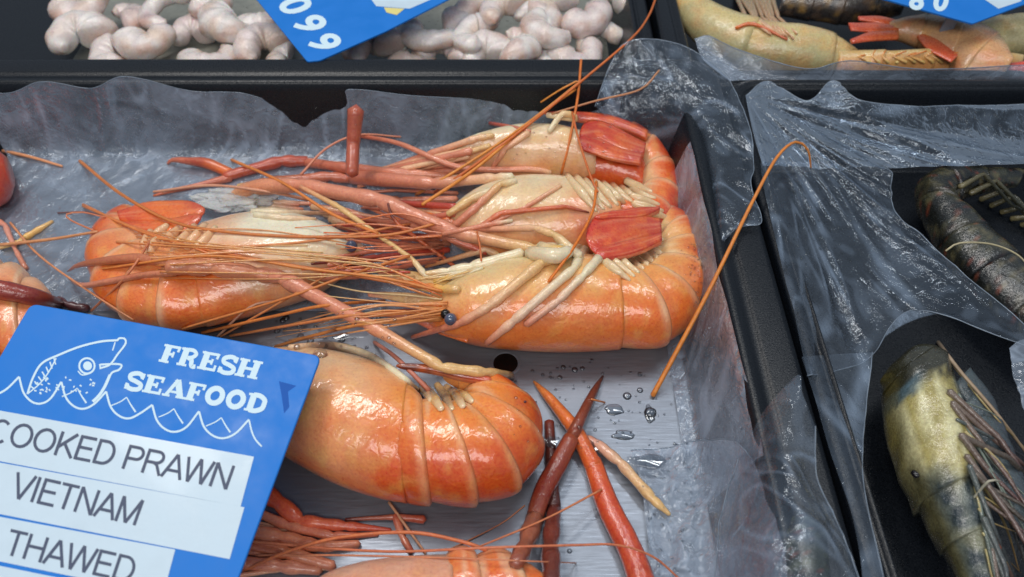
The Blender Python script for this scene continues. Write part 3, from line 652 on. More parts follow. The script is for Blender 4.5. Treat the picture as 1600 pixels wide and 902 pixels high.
# arm of the middle prawn with the upright piece
limb('claw_arm', pb, [(800, 276), (775, 278), (678, 287), (552, 277)], [7, 8, 11, 14], [CREAM, PEACH, PINK, PBR], lift=.1)
limb('claw_arm', pb, [(550, 272), (552, 225), (556, 172)], [11, 12, 15], [S(176, 84, 60), S(184, 90, 66), S(178, 86, 62)], z=[2.6, 3.2, 4.6], smooth=True, label='upright broken claw stump')
leg(pb, [(805, 283), (781, 288), (748, 320), (709, 354)], [6, 6, 7, 7], [CREAM, TAN, PINK, PINK])
leg(pb, [(765, 298), (735, 312), (700, 335)], [6, 8, 6], [CREAM, TAN, TAN])
leg(pb, [(876, 290), (820, 325), (760, 352)], [4, 4, 4], [PEACH, PINK, PINK])
for a in [[(560, 212), (625, 225), (720, 262), (830, 265), (860, 270)], ]: limb('antenna', pb, a, [3, 4, 5, 5, 4], [S(190, 90, 60), PINK, PINK, PEACH], M_LIMB, smooth=True, nr=8)
ant(pb, [(470, 273), (510, 232), (560, 211), (626, 214)], 2, 1.4, PINK)
flush()
# big arm of prawn A over everything
limb('claw_arm', pa, [(905, 398), (872, 388), (835, 390), (712, 364), (592, 313), (469, 289), (395, 293), (350, 312)], [9, 11, 10, 12, 14, 12, 14, 6], [CREAM, CREAM, TAN, PINK, PINK, PINK, S(218, 140, 100), PEACH], lift=.12, joints=.14)
flush()
leg(pa, [(905, 400), (866, 367), (836, 356), (746, 359)], [9, 7, 6, 5], [CREAM, TAN, PEACH, PINK])
leg(pa, [(744, 358), (782, 333), (884, 323), (920, 332)], [4, 5, 4, 1.5], [PINK, S(214, 110, 70), S(206, 100, 60), MAR])
leg(pa, [(800, 345), (770, 350), (690, 366), (646, 372)], [4, 4.5, 4, 3], [CREAM, PINK, PINK, CRIM])
leg(pa, [(800, 402), (780, 400), (759, 390), (665, 417)], [5, 6, 6, 3], [CREAM, TAN, PEACH, S(222, 140, 80)])
leg(pa, [(815, 395), (735, 418), (700, 424), (660, 428)], [9, 10, 7, 4], [CREAM, CREAM, CREAM, TAN], mat=M_SHELL)
leg(pa, [(470, 292), (530, 324), (645, 406), (664, 430), (712, 434)], [4, 5, 4.5, 6, 4], [S(222, 150, 110), TAN, TAN, CREAM, CREAM])
leg(pa, [(606, 318), (612, 338), (624, 352), (715, 420)], [2, 3, 4, 3.5], [MAR, MAR, S(214, 110, 70), S(206, 100, 60)])
leg(pa, [(590, 350), (628, 356), (640, 350), (700, 372), (760, 395)], [3, 4, 5, 6, 6], [PINK, PINK, PINK, PINK, CRIM])
leg(pa, [(880, 390), (846, 411), (764, 479), (719, 505), (645, 527)], [12, 10, 8, 7.5, 4], [CREAM, TAN, PEACH, PINK, S(220, 120, 84)], lift=.03)
flush()
leg(pa, [(912, 392), (896, 420), (802, 502), (761, 536)], [10, 8, 8.5, 6], [CREAM, CREAM, S(232, 190, 160), PINK], lift=.03)
leg(pa, [(935, 404), (912, 430), (872, 470), (822, 507)], [9, 7, 7, 7], [CREAM, CREAM, S(232, 186, 156), PINK], lift=.03)
limb('mouthpart', pa, [(830, 396), (870, 400), (890, 392)], [12, 13, 9], [CREAM, CREAM, WHT], M_SHELL, smooth=True)
limb('mouthpart', pa, [(845, 385), (872, 392), (905, 388)], [8, 9, 7], [CREAM, YEL, CREAM], M_SHELL, smooth=True)
bundle(pa, 7, ((720, 425), (760, 418)), ((640, 440), (690, 446)), r=(2.4, 1.6), cols=[[CREAM, TAN], [TAN, YEL]], bend=4, name='mouthpart')
flush()
# ---- the long loose arm with pincers across prawn D
cl = thing('prawn_claw_or_leg', 'long pinkish claw with slim pincers crossing the left prawn and a pale broken end', 'claw', P(570, 500, 0))
limb('arm', cl, [(798, 586), (758, 582), (690, 574), (572, 505), (440, 434), (420, 430)], [6, 9, 9, 12, 14, 12], [TAN, TAN, TAN, PINK, PINK, PINK], lift=.1)
limb('palm', cl, [(440, 434), (400, 428), (330, 418), (264, 418)], [12, 13, 14, 14], [PINK, S(204, 128, 92), S(206, 130, 94), S(202, 122, 86)], lift=.15)
limb('pincer', cl, [(270, 412), (215, 404), (165, 408), (125, 414), (106, 424)], [9, 9, 8, 5, 1.5], [S(200, 122, 84), S(190, 108, 72), S(190, 108, 72), S(170, 96, 66)], smooth=True, lift=.15)
limb('pincer', cl, [(275, 426), (225, 430), (170, 440), (130, 446), (108, 436)], [7, 6, 6, 5, 1.5], [S(200, 122, 84), S(196, 112, 78), PINK, S(170, 96, 66)], smooth=True, lift=.15)
flush()
# ---- claws and a loose leg at the bottom right of the plate
k1 = thing('prawn_claw_or_leg', 'dark maroon claw crossing over the orange one, tip pointing up', 'claw', P(860, 760, 0), 'claws lying on the steel plate')
k2 = thing('prawn_claw_or_leg', 'straight orange red claw reaching up from the bottom edge', 'claw', P(940, 760, 0), 'claws lying on the steel plate')
k3 = thing('prawn_claw_or_leg', 'nearly black brown claw joint standing behind the maroon claw', 'claw', P(862, 800, 0), 'claws lying on the steel plate')
k4 = thing('prawn_claw_or_leg', 'thin pale pink claw limb with cream tip, right of the thick claws', 'claw', P(980, 740, 0))  # a thin prawn leg, listed among the claws
limb('arm', k3, [(858, 660), (862, 730), (866, 792)], [9, 10, 12], [S(120, 50, 38), S(84, 40, 34), S(80, 40, 36)])
limb('arm', k3, [(866, 798), (860, 850), (862, 915)], [13, 15, 16], [S(110, 48, 38), S(120, 54, 44), S(100, 46, 38)])
limb('leg', k4, [(905, 682), (930, 692), (968, 722), (1020, 780), (1046, 804)], [6, 8, 8, 8, 3], [S(206, 130, 100), S(214, 156, 136), S(220, 176, 140), TAN, TAN])
flush()
limb('palm', k2, [(925, 720), (950, 790), (985, 860), (1005, 915)], [16, 21, 22, 24], [S(214, 92, 44), S(204, 76, 42), S(200, 74, 44), S(196, 76, 50)], flat=.8, smooth=True)
limb('pincer', k2, [(928, 730), (900, 675), (865, 630), (845, 608), (834, 596)], [16, 14, 10, 6, 2], [S(214, 92, 44), S(220, 110, 50), S(220, 124, 60), S(200, 120, 60)], smooth=True)
flush()
limb('pincer', k1, [(890, 690), (908, 652), (928, 612), (942, 588)], [13, 10, 7, 2], [S(146, 66, 40), S(120, 56, 40), S(84, 46, 38)], smooth=True)
limb('palm', k1, [(832, 822), (848, 770), (872, 725), (893, 684)], [15, 17, 17, 14], [S(150, 78, 56), S(134, 52, 36), S(140, 56, 38), S(146, 66, 40)], smooth=True, flat=.85)
limb('arm', k1, [(836, 810), (822, 850), (806, 880)], [17, 15, 14], [S(160, 96, 74), S(170, 100, 76), S(150, 80, 60)])
flush()
# ---- limbs bottom left beside the card (they belong to the bottom prawn)
for pts, rad, cs in [
    ([(400, 760), (435, 785), (470, 815), (540, 822), (610, 828)], [14, 15, 12, 9, 3], [RED, S(216, 90, 56), S(220, 104, 70), CRIM]),
    ([(380, 830), (440, 840), (500, 855), (560, 850)], [14, 12, 10, 7], [PINK, S(206, 120, 84), PINK]),
    ([(380, 850), (450, 865), (520, 885)], [10, 12, 10], [PBR, S(196, 116, 80), PINK]),
    ([(380, 880), (440, 885), (500, 892)], [12, 12, 8], [PBR, PINK, PINK]),
    ([(400, 800), (450, 822), (520, 838), (590, 836)], [8, 9, 8, 3], [PINK, S(212, 120, 90), PBR]),
    ([(540, 812), (618, 808), (662, 812)], [3, 5, 8], [MAR, PBR, S(190, 84, 60)]),
    ([(618, 806), (628, 838), (642, 862)], [8, 6, 6], [S(206, 100, 74), PINK, S(206, 100, 74)])]:
    leg(pf_, pts, rad, cs)
bundle(pf_, 8, ((370, 800), (370, 900)), ((500, 830), (520, 890)), r=(6, 3), cols=dark+[[PINK, PEACH]], bend=8)
flush()
# ---- claw and limbs at left edge
kl = thing('prawn_claw_or_leg', 'dark red claw with a knobbly broken end at the left edge above the card', 'claw', P(30, 455, 0), 'claws lying on the steel plate')
limb('palm', kl, [(-40, 448), (10, 455), (60, 466), (92, 474)], [17, 18, 15, 9], [S(130, 44, 34), S(150, 50, 36), S(134, 52, 44), S(92, 50, 52)], smooth=True)
limb('broken_end', kl, [(90, 470), (104, 476), (120, 480), (138, 482)], [8, 6, 7, 5], [S(100, 58, 62), S(84, 48, 52)])
leg(ph, [(-20, 336), (8, 352), (24, 390), (40, 420)], [5, 5, 4, 5], [PINK, S(220, 150, 130), PINK])
leg(ph, [(0, 388), (30, 378), (52, 364), (82, 346)], [3, 5, 6, 3], [TAN, YEL, TAN])
flush()

# ---- whiskers
A_ = ANT
for par, pts, r0, r1, c in [
    (pa, [(1020, 618), (1058, 548), (1110, 450), (1176, 315), (1214, 246), (1243, 222), (1262, 234), (1267, 262)], 4.2, 1.2, S(216, 128, 52)),
    (pb, [(680, 300), (745, 256), (832, 190), (905, 130), (985, 62), (1012, 28), (1026, -6)], 2.6, 1.6, S(206, 104, 44)),
    (pb, [(660, 320), (745, 262), (840, 182), (900, 140)], 3, 1.6, S(222, 136, 56)),
    (pb, [(650, 305), (740, 250), (822, 194), (905, 128), (880, 138), (845, 160)], 2.4, 1.4, S(222, 140, 60)),
    (pb, [(908, 94), (903, 150), (890, 220), (877, 272)], 2.2, 2, S(216, 116, 48)),
    (pb, [(894, 176), (904, 218), (923, 276), (934, 300)], 1.8, 1.8, S(206, 104, 50)),
    (pa, [(932, 284), (926, 330), (897, 386), (857, 440)], 2.2, 2.4, S(222, 116, 36)),
    (pd, [(125, 252), (190, 304), (268, 346), (350, 362), (470, 370), (600, 368), (680, 350)], 2.6, 2.4, S(206, 120, 62)),
    (pd, [(130, 320), (200, 352), (310, 390), (345, 405)], 2.2, 1.6, S(214, 124, 70)),
    (pa, [(130, 322), (250, 372), (400, 405), (520, 425), (650, 448)], 2.2, 2.6, S(216, 124, 66)),
    (pa, [(160, 420), (330, 400), (480, 420), (600, 435), (690, 455)], 2, 2.6, S(216, 128, 60)),
    (pd, [(182, 378), (300, 386), (420, 383), (520, 372), (640, 350)], 1.8, 2, S(218, 136, 82)),
    (pd, [(362, 250), (440, 285), (520, 335), (590, 365)], 2.4, 2.8, S(218, 126, 60)),
    (ph, [(0, 383), (80, 374), (152, 362)], 3, 2, S(214, 146, 100)),
    (ph, [(16, 348), (62, 400), (140, 456), (208, 500)], 1.8, 1.6, S(216, 142, 100)),
    (pd, [(240, 368), (200, 428), (143, 486)], 2, 2, S(206, 120, 80)),
    (pd, [(150, 362), (112, 345), (104, 335), (130, 332), (165, 340)], 1.4, 1.2, S(206, 120, 80)),
    (pd, [(90, 333), (130, 331), (160, 336)], 1.2, 1, S(110, 70, 70)),
    (pa, [(285, 514), (440, 468), (540, 432), (640, 400)], 2, 2.4, S(206, 120, 60)),
    (pa, [(316, 520), (430, 494), (505, 478), (600, 470)], 2.6, 2.6, S(212, 122, 56)),
    (pa, [(345, 526), (450, 466), (520, 425), (560, 400)], 1.8, 2, S(206, 128, 76)),
    (pa, [(360, 525), (480, 504), (560, 492), (690, 488)], 2.2, 3, S(206, 124, 72)),
    (pa, [(430, 542), (500, 522), (580, 505), (690, 500)], 2.6, 3, S(206, 128, 66)),
    (pa, [(340, 526), (390, 480), (430, 470)], 2, 2, S(214, 160, 130)),
    (pa, [(480, 436), (560, 455), (640, 462), (690, 468)], 1, 2, S(220, 190, 140)),
    (pb, [(1030, 110), (1000, 140), (930, 158), (862, 178)], 1.4, 1.6, S(190, 130, 90)),
    (pb, [(745, 362), (750, 385), (752, 408)], 1.6, 1.4, S(206, 110, 60)),
    (pf_, [(380, 892), (450, 862), (530, 840), (640, 832), (720, 846), (760, 860)], 2.6, 3, S(206, 110, 66)),
    (pf_, [(390, 846), (500, 856), (620, 862), (760, 856), (900, 852), (965, 852), (1020, 870), (1062, 905)], 2.4, 1.6, S(206, 116, 80)),
    (pf_, [(400, 868), (540, 868), (700, 872), (900, 880)], 2, 1, S(206, 126, 90)),
    (pf_, [(740, 858), (850, 812), (940, 765)], 1.4, 1.8, S(206, 124, 84)),
    (pf_, [(700, 860), (780, 820), (820, 790)], 1.2, 1, S(200, 130, 96)),
    (pf_, [(608, 785), (640, 830), (665, 865)], 2.6, 2, S(214, 156, 120)),
    (pa, [(585, 535), (620, 560), (670, 610)], 3, 4, S(206, 130, 110)),
    (pf_, [(924, 624), (945, 629)], 1.6, 1.4, S(200, 120, 70)),
    (pe, [(820, 628), (838, 628)], 2, 1.2, S(90, 50, 60)),
    (pd, [(240, 300), (330, 290), (420, 300), (480, 312)], 2, 2.6, S(214, 150, 120))]:
    ant(par, pts, r0, r1, c)
bundle(pa, 7, ((690, 455), (690, 500)), ((430, 380), (440, 540)), r=(1.6, 1.1), cols=[[S(206, 124, 60), S(214, 130, 70)], [ORANGE, TAN]], name='antenna', bend=10)
bundle(pb, 8, ((690, 350), (690, 410)), ((450, 320), (440, 430)), r=(1.6, 1.1), cols=[[S(206, 110, 60), S(214, 130, 70)], [PINK, ORANGE]], name='antenna', bend=10)
flush()

bundle(pd, 12, ((200, 350), (260, 440)), ((640, 380), (660, 440)), r=(1.1, 1.5), cols=[[S(222, 150, 96), S(226, 160, 110)], [S(214, 128, 64), TAN]], name='antenna', bend=14)
bundle(pa, 8, ((700, 470), (690, 500)), ((380, 500), (420, 540)), r=(1.6, 1.0), cols=[[S(222, 140, 80), S(226, 160, 110)]], name='antenna', bend=8)
flush()
# frost on the left prawn
bm = bmesh.new(); bmesh.ops.create_icosphere(bm, subdivisions=5, radius=1); c = PD(365, 312, hit(365, 312)-.1); V = []
for v in bm.verts:
    p = Vector((v.co.x*1.9, v.co.y*.75, v.co.z*.32)); p = p*(1+.5*noise.noise(v.co*2.2))+noise.noise_vector(v.co*7)*.09; V.append(c+p)
ice = shellmat('frost', rough=.3, sss=.3, bump=.05, trans=.45, scale=2)
F = [tuple(x.index for x in f.verts) for f in bm.faces]; bm.free()
tag(mesh('frost', V, F, ice, cols=[S(232, 232, 230)]*len(V)), 'patch of crushed frost on the head of the left cooked prawn', 'frost')

# water drops on plate and film
V = []; F = []
def drop(px, py, rpx, sq=.55, ex=1.0):
    d = hit(px, py); r = rpx*d/FOC; c = PD(px, py, d)+Vector((0, 0, .01)); o = len(V)
    for i in range(6):
        a = i/5*math.pi/2
        for j in range(10):
            b = j*math.pi/5; V.append(c+Vector((r*ex*math.cos(a)*math.cos(b), r*math.cos(a)*math.sin(b), r*sq*math.sin(a))))
    for i in range(5):
        for j in range(10): F.append((o+i*10+j, o+i*10+(j+1) % 10, o+(i+1)*10+(j+1) % 10, o+(i+1)*10+j))
for px, py, r in [(980, 619, 7), (1000, 610, 5), (875, 590, 4), (880, 574, 4), (910, 576, 4), (898, 578, 5), (860, 590, 3), (930, 672, 3), (1016, 645, 10), (848, 586, 3), (832, 580, 3), (920, 605, 2.5), (806, 622, 3), (890, 861, 4), (1030, 880, 4), (500, 555, 12), (1000, 585, 4), (905, 668, 4)]: drop(px, py, r)
def puddle(px, py, a, b, sd):
    d = hit(px, py); c = PD(px, py, d); o = len(V); n = 36; sx = a*d/FOC; sy = b*d/FOC/SINP
    for i, (f, z_) in enumerate(((1, .0), (.93, .03), (.8, .045), (0.01, .05))):
        for j in range(n):
            t = j*2*math.pi/n; r_ = f*(1+.45*noise.noise(Vector((math.cos(t)*1.3, math.sin(t)*1.3, sd))))
            V.append(Vector((c.x+sx*r_*math.cos(t), c.y+sy*r_*math.sin(t), c.z+.006+z_)))
    for i in range(3):
        for j in range(n): F.append((o+i*n+j, o+i*n+(j+1) % n, o+(i+1)*n+(j+1) % n, o+(i+1)*n+j))
for q_ in [(975, 680, 18, 7, 1), (1016, 648, 9, 12, 2), (1010, 720, 34, 9, 3), (540, 520, 30, 12, 4), (505, 545, 22, 12, 5), (930, 700, 20, 12, 6), (960, 640, 16, 7, 10), (860, 690, 14, 9, 11)]: puddle(*q_)
for k in range(70): drop(R.uniform(800, 1060), R.uniform(560, 700), R.uniform(.8, 2.4))
for k in range(420):
    t = R.random(); drop(1088+t*30+R.gauss(0, 9), 380+t*260, R.uniform(.6, 1.8))
for k in range(120): drop(R.uniform(380, 960), R.uniform(165, 250), R.uniform(.6, 2))
for k in range(50): drop(R.uniform(430, 620), R.uniform(490, 545), R.uniform(1, 6))
for k in range(60): drop(R.uniform(1240, 1330), R.uniform(290, 420), R.uniform(.8, 2.2))
for k in range(60): drop(R.uniform(1000, 1090), R.uniform(680, 900), R.uniform(.8, 3))
tag(mesh('water_drops', V, F, M_WATER), 'small clear water drops scattered on steel plate and film', 'water', kind='stuff')
# film sheets lying over the front edge of plate: puddle outlines

# ================================================================== BACK LEFT TRAY: peeled shrimps
def curl(px, py, rpx, ang, thick, z, c0, c1, lab):
    th = thing('peeled_shrimp', lab, 'shrimp', P(px, py, z), 'peeled shrimps in the back tray')
    C = P(px, py, z); r = rpx*(C-CAM).dot(FWD)/FOC; tk = thick*(C-CAM).dot(FWD)/FOC
    V = []; F = []; Cc = []; nl = 36; nr = 18; arc = math.radians(R.uniform(190, 250)); sd = R.random()*40
    for i in range(nl+1):
        t = i/nl; a = math.radians(ang)+arc*t
        rr = tk*(1.12-.42*t)*(1-.6*sm(.86, 1, t))*math.sqrt(sm(-.08, .12, t))*(1+.035*math.sin(t*34))
        rad = r*(1-.18*t); p = C+Vector((rad*math.cos(a), rad*math.sin(a)*1.15, .15*math.sin(a*2+sd)))
        dr = Vector((math.cos(a), math.sin(a), 0))
        for j in range(nr):
            b = 2*math.pi*j/nr; v = p+dr*math.cos(b)*rr+Vector((0, 0, math.sin(b)*rr*.8))
            v += dr*.14*noise.noise(v*1.0+Vector((sd, 0, 0))); V.append(v)
            Cc.append(mix(mix(c0, c1, sm(-.1, .5, noise.noise(v*.8+Vector((sd, 0, 0))))), S(206, 150, 120), .6*sm(.3, 1, math.cos(b))*sm(-.1, .4, noise.noise(v*1.3))))
    for i in range(nl):
        for j in range(nr): F.append((i*nr+j, i*nr+(j+1) % nr, (i+1)*nr+(j+1) % nr, (i+1)*nr+j))
    for base in (0, nl*nr):
        V.append(sum((V[base+j] for j in range(nr)), Vector())/nr); Cc.append(Cc[base])
        for j in range(nr): F.append((base+j, base+(j+1) % nr, len(V)-1))
    mesh('flesh', V, F, M_SHRIMP, th, Cc)
SH0 = S(222, 210, 204); SH1 = S(204, 178, 174)
shr = [(122, 62, 30, 20, 30, 1.6, 'plump peeled shrimp at the far left end of the pile, nearest the black tray wall'),
 (128, 8, 26, 200, 24, 1.8, 'peeled shrimp at the top left, cut by the picture edge above the far left one'),
 (232, 58, 28, 190, 26, 1.6, 'peeled shrimp second from the left in the front row of the back tray'),
 (265, 20, 40, 60, 16, 1.7, 'thin pinkish peeled shrimp stretched behind the second one from the left'),
 (370, 32, 32, 130, 30, 2.0, 'peeled shrimp with an orange seam just left of the big blue price card'),
 (330, 88, 30, 170, 22, 1.4, 'low peeled shrimp half hidden by the rim, third of the front row'),
 (415, 78, 34, 30, 26, 1.5, 'peeled shrimp tucked under the left corner of the big blue price card'),
 (450, 96, 20, 80, 18, 1.3, 'sliver of peeled shrimp below the tip of the big blue price card'),
 (582, 80, 32, 10, 28, 1.6, 'rounded peeled shrimp just right of the tip of the big blue price card'),
 (676, 48, 38, 150, 20, 2.0, 'long greyish pink peeled shrimp leaning up against the price card edge'),
 (690, 92, 36, 330, 22, 1.3, 'flat pinkish peeled shrimp low between the card and the middle heap'),
 (748, 62, 26, 90, 22, 2.1, 'glossy peeled shrimp standing upright in the middle heap'),
 (760, 90, 28, 0, 26, 1.6, 'peeled shrimp resting on the rim at the foot of the middle heap'),
 (800, 72, 26, 240, 24, 2.1, 'tightly curled peeled shrimp at the front of the middle heap'),
 (790, 24, 30, 40, 24, 2.6, 'peeled shrimp on top of the middle heap with bright highlights'),
 (862, 46, 30, 110, 24, 2.4, 'lilac tinted peeled shrimp right of the middle heap'),
 (862, 8, 28, 10, 22, 2.6, 'orange tinged peeled shrimp at the top edge above the lilac one'),
 (912, 22, 28, 210, 24, 2.2, 'peeled shrimp at the top right of the pile beside the bare plate'),
 (900, 84, 30, 180, 22, 1.4, 'low peeled shrimp by the rim right of the middle heap'),
 (940, 70, 34, 20, 15, 1.5, 'slim pointed pink peeled shrimp at the right end of the pile'),
 (950, 0, 28, 300, 20, 2.0, 'peeled shrimp cut by the top edge at the right end of the pile'),
 (720, 4, 28, 250, 20, 2.2, 'peeled shrimp at the top edge just right of the price card'),
 (180, 90, 24, 100, 22, .9, 'small peeled shrimp wedged low between the two leftmost ones'),
 (190, 34, 26, 300, 22, 1.0, 'peeled shrimp in the gap behind the two leftmost ones'),
 (300, 60, 26, 20, 22, 1.0, 'low peeled shrimp in the gap left of the orange seamed one'),
 (410, 30, 28, 200, 24, 1.4, 'peeled shrimp leaning under the left edge of the big blue price card'),
 (640, 90, 26, 210, 22, 1.0, 'small peeled shrimp at the rim beside the rounded one by the card tip'),
 (640, 66, 24, 60, 20, 1.2, 'peeled shrimp in the shade of the big price card'),
 (830, 96, 28, 300, 24, 1.2, 'peeled shrimp at the rim right of the tightly curled one'),
 (740, 30, 28, 160, 24, 2.0, 'peeled shrimp behind the upright one, near the card edge'),
 (830, 30, 26, 300, 24, 2.2, 'peeled shrimp squeezed between the heap top and the lilac one'),
 (320, 0, 28, 250, 20, 2.0, 'peeled shrimp at the top edge above the pinkish thin one')]
for a in shr: curl(a[0], a[1]-2, a[2]*.96, a[3], a[4]*1.02, a[5], mix(S(230, 222, 216), SH1, R.random()*.5), mix(SH1, S(222, 200, 176), R.random()*.7), a[6])

# ================================================================== BACK RIGHT TRAY: yellowish raw prawns
RY = S(224, 204, 150); RG = S(190, 178, 132); RO = S(226, 160, 100)
def rawp(lab, st, zc, rz, cs, seed, mat=None, nseg=4, parts='abdomen_segment'):
    th = thing('raw_prawn', lab, 'prawn', P((st[0][0]+st[-1][0])/2, (st[0][1]+st[-1][1])/2, 0), 'yellowish raw prawns in the back tray')
    f = pigment(cs[0], cs[1], cs[2], seed=seed)
    for k in range(nseg):
        a, b = k/nseg, min(1, (k+1)/nseg+.015)
        sweep('body_segment', mat or M_RAW, th, st, zc, rz, lambda u, d, v: mix(f(u, d, v), cs[3], .35*sm(0, .4, noise.noise(v*1.5))), nl=14, nr=28, t0=a, t1=b, flare=lambda s: .96+.06*s, rough=.05, seed=seed)
    return th
rawp('dark greyish raw prawn behind, between the two yellow ones and under the small blue card', [(1230, -20, 1215, 20), (1290, -20, 1280, 28), (1350, -15, 1345, 34), (1420, -20, 1410, 20)], [2.2]*4, [1, 1.2, 1.2, .9], (S(120, 104, 84), S(90, 80, 70), S(60, 56, 56), S(140, 110, 84)), 60)
r1 = rawp('large yellow raw prawn at the left of the back right tray, legs spread up', [(1070, -30, 1040, 5), (1120, 15, 1085, 60), (1185, 40, 1150, 96), (1250, 45, 1235, 114), (1295, 56, 1295, 116), (1330, 78, 1330, 112), (1352, 96, 1350, 108)], [2.4, 2.4, 2.4, 2.2, 2.0, 1.8, 1.6], [.8, 1.3, 1.5, 1.5, 1.2, .8, .3], (RY, S(212, 190, 130), RG, RO), 61, nseg=3)
flush()
for k in range(9): limb('walking_leg', r1, [(1150+k*7, -6), (1168+k*6+R.uniform(-6, 6), 28), (1205+k*5, 56+R.uniform(-6, 6))], [4, 3.5, 2], [S(224, 196, 160), S(214, 160, 120)], M_RAW, lift=.05)
limb('antenna', r1, [(1150, 44), (1178, 38), (1230, 62)], [3, 3, 2], [ORANGE, S(216, 110, 70)], M_RAW, smooth=True)
r2 = rawp('yellow raw prawn lying low along the front rim of the back right tray', [(1300, 82, 1310, 118), (1370, 84, 1370, 128), (1450, 84, 1450, 130), (1530, 84, 1530, 128), (1590, 90, 1590, 122)], [2.0]*5, [.8, 1.1, 1.3, 1.2, .8], (RY, S(206, 176, 120), RO, S(224, 170, 90)), 62)
r3 = rawp('raw prawn with orange red tail fan lying on top at the right', [(1380, 36, 1392, 58), (1440, 26, 1432, 70), (1500, 30, 1480, 98), (1560, 60, 1500, 118), (1580, 100, 1560, 132)], [2.8]*5, [.5, .9, 1.1, 1.2, 1.0], (S(214, 178, 130), S(216, 160, 110), S(196, 150, 110), S(224, 120, 70)), 63)
flush()
for st in ([(1400, 40, 1404, 54), (1370, 36, 1372, 52), (1325, 36, 1330, 48)], [(1400, 48, 1404, 62), (1360, 50, 1364, 64), (1328, 62, 1332, 68)], [(1410, 36, 1412, 46), (1376, 26, 1378, 38), (1340, 26, 1342, 32)], [(1440, 40, 1430, 56), (1468, 62, 1450, 78), (1500, 84, 1486, 98)]):
    sweep('tail_fan', M_RAW, r3, st, [3.0, 3.2, 3.2], [.2, .15, .1], lambda u, d, v: mix(S(224, 110, 60), S(206, 84, 56), u), nl=16, nr=14, supp=2.4)
for k in range(10): limb('walking_leg', r2, [(1360+k*14, 98), (1345+k*14+R.uniform(-8, 8), 88), (1352+k*16, 76+R.uniform(0, 10))], [3, 2, 1], [S(228, 190, 120), ORANGE], M_RAW)
rawp('raw prawn at the far right edge above the red tipped one', [(1520, 30, 1530, 80), (1570, 26, 1575, 84), (1640, 26, 1640, 84)], [2.2]*3, [.8, 1.1, 1.1], (RY, S(176, 160, 110), RG, RY), 64, nseg=3)
rawp('red tip of a raw prawn at the right edge by the rim', [(1572, 98, 1576, 122), (1600, 98, 1602, 126), (1640, 98, 1640, 126)], [3.0]*3, [.4, .6, .6], (CRIM, S(214, 80, 60), CRIM, RED), 65, nseg=2)
flush()

# ================================================================== RIGHT TRAY: dark raw prawns
DK = S(26, 27, 24); DG = S(58, 58, 44); DY = S(116, 106, 74); DB = S(70, 90, 96)
def dark_prawn(lab): return thing('dark_raw_prawn', lab, 'prawn', P(1500, 500, 0), 'dark raw prawns in the right tray')
q1 = dark_prawn('black striped raw prawn lying diagonally at the right edge'); q1.location = P(1520, 400, 0)
st1 = [(1600, 262, 1590, 292), (1540, 262, 1548, 300), (1480, 262, 1512, 312), (1430, 285, 1492, 335), (1448, 345, 1520, 345), (1478, 400, 1558, 380), (1518, 450, 1602, 418), (1575, 505, 1650, 458), (1640, 565, 1710, 510)]
def darkpig(seed, a=DK, b=DG, c=DY):
    def f(u, d, v):
        n = noise.noise(v*.8+Vector((seed, 0, 0))); m = noise.noise(v*3.1+Vector((0, seed, 0))); k = noise.noise(v*6+Vector((seed, seed, 0)))
        q = mix(a, b, sm(-.25, .45, n+m*.5)); q = mix(q, c, .5*sm(.1, .5, m+n*.3)); return mix(q, S(150, 70, 44), .5*sm(.35, .6, k))
    return f
for k in range(7):
    a, b = k/7, min(1, (k+1)/7+.012)
    def cf(u, d, v, a=a, b=b, f=darkpig(70)):
        return mix(f(u, d, v), S(22, 22, 24), .6*sm(.7, .95, (u-a)/(b-a)))
    sweep('body_segment', M_DARK, q1, st1, [1.3]*9, [.4, .6, 1.0, 1.2, 1.2, 1.2, 1.2, 1.2, 1], cf, nl=14, nr=30, t0=a, t1=b, flare=lambda s: .95+.07*s, rough=.08, seed=k)
flush()
for k in range(7): limb('walking_leg', q1, [(1500+k*16, 292+k*10), (1535+k*15+R.uniform(-8, 8), 278+k*12+R.uniform(-8, 8)), (1590+k*14+R.uniform(-14, 14), 312+k*16+R.uniform(-16, 16)), (1640+k*10, 350+k*20)], [5, 4, 3, 1.5], [DY, DG, DK], M_DARK, lift=.05)
limb('antenna', q1, [(1478, 392), (1500, 380), (1550, 382), (1592, 400), (1615, 430)], [1.5, 1.5, 1.2], [S(176, 164, 130)]*2, M_ANT, nr=6, smooth=True, joints=0, z=[3.2, 3.6, 3.4, 3.0])
for k in range(0): limb('leg_stub', q1, [(1560+k*6, 380+k*14), (1575+k*7, 372+k*15)], [3, 2], [S(186, 140, 60), S(196, 160, 90)], M_DARK)
q2 = dark_prawn('raw prawn with a pale yellow head shell and black crown at the lower right'); q2.location = P(1480, 740, 0)
def palep(u, d, v):
    n = noise.noise(v*.9); sk = noise.noise(Vector((u*3, d*9, 2))); m = noise.noise(v*2.4+Vector((5, 0, 0)))
    q = mix(S(166, 152, 92), S(214, 206, 160), sm(-.2, .4, sk+n*.4))
    g = mix(S(40, 52, 58), S(92, 98, 90), sm(-.3, .4, m+sk)); g = mix(g, S(150, 146, 112), .5*sm(.15, .45, n))
    q = mix(q, g, sm(.60, .72, u+n*.1+abs(d-.4)*.2)); q = mix(q, g, sm(.80, .92, d+sk*.08))
    q = mix(q, S(28, 30, 26), .95*sm(.335, .29, u+m*.04-abs(d-.5)*.06)); q = mix(q, S(84, 108, 118), .8*sm(.05, .02, abs(u-.32+m*.02))*sm(.4, .2, d))
    return mix(q, S(96, 88, 50), .7*sm(.12, .03, d))
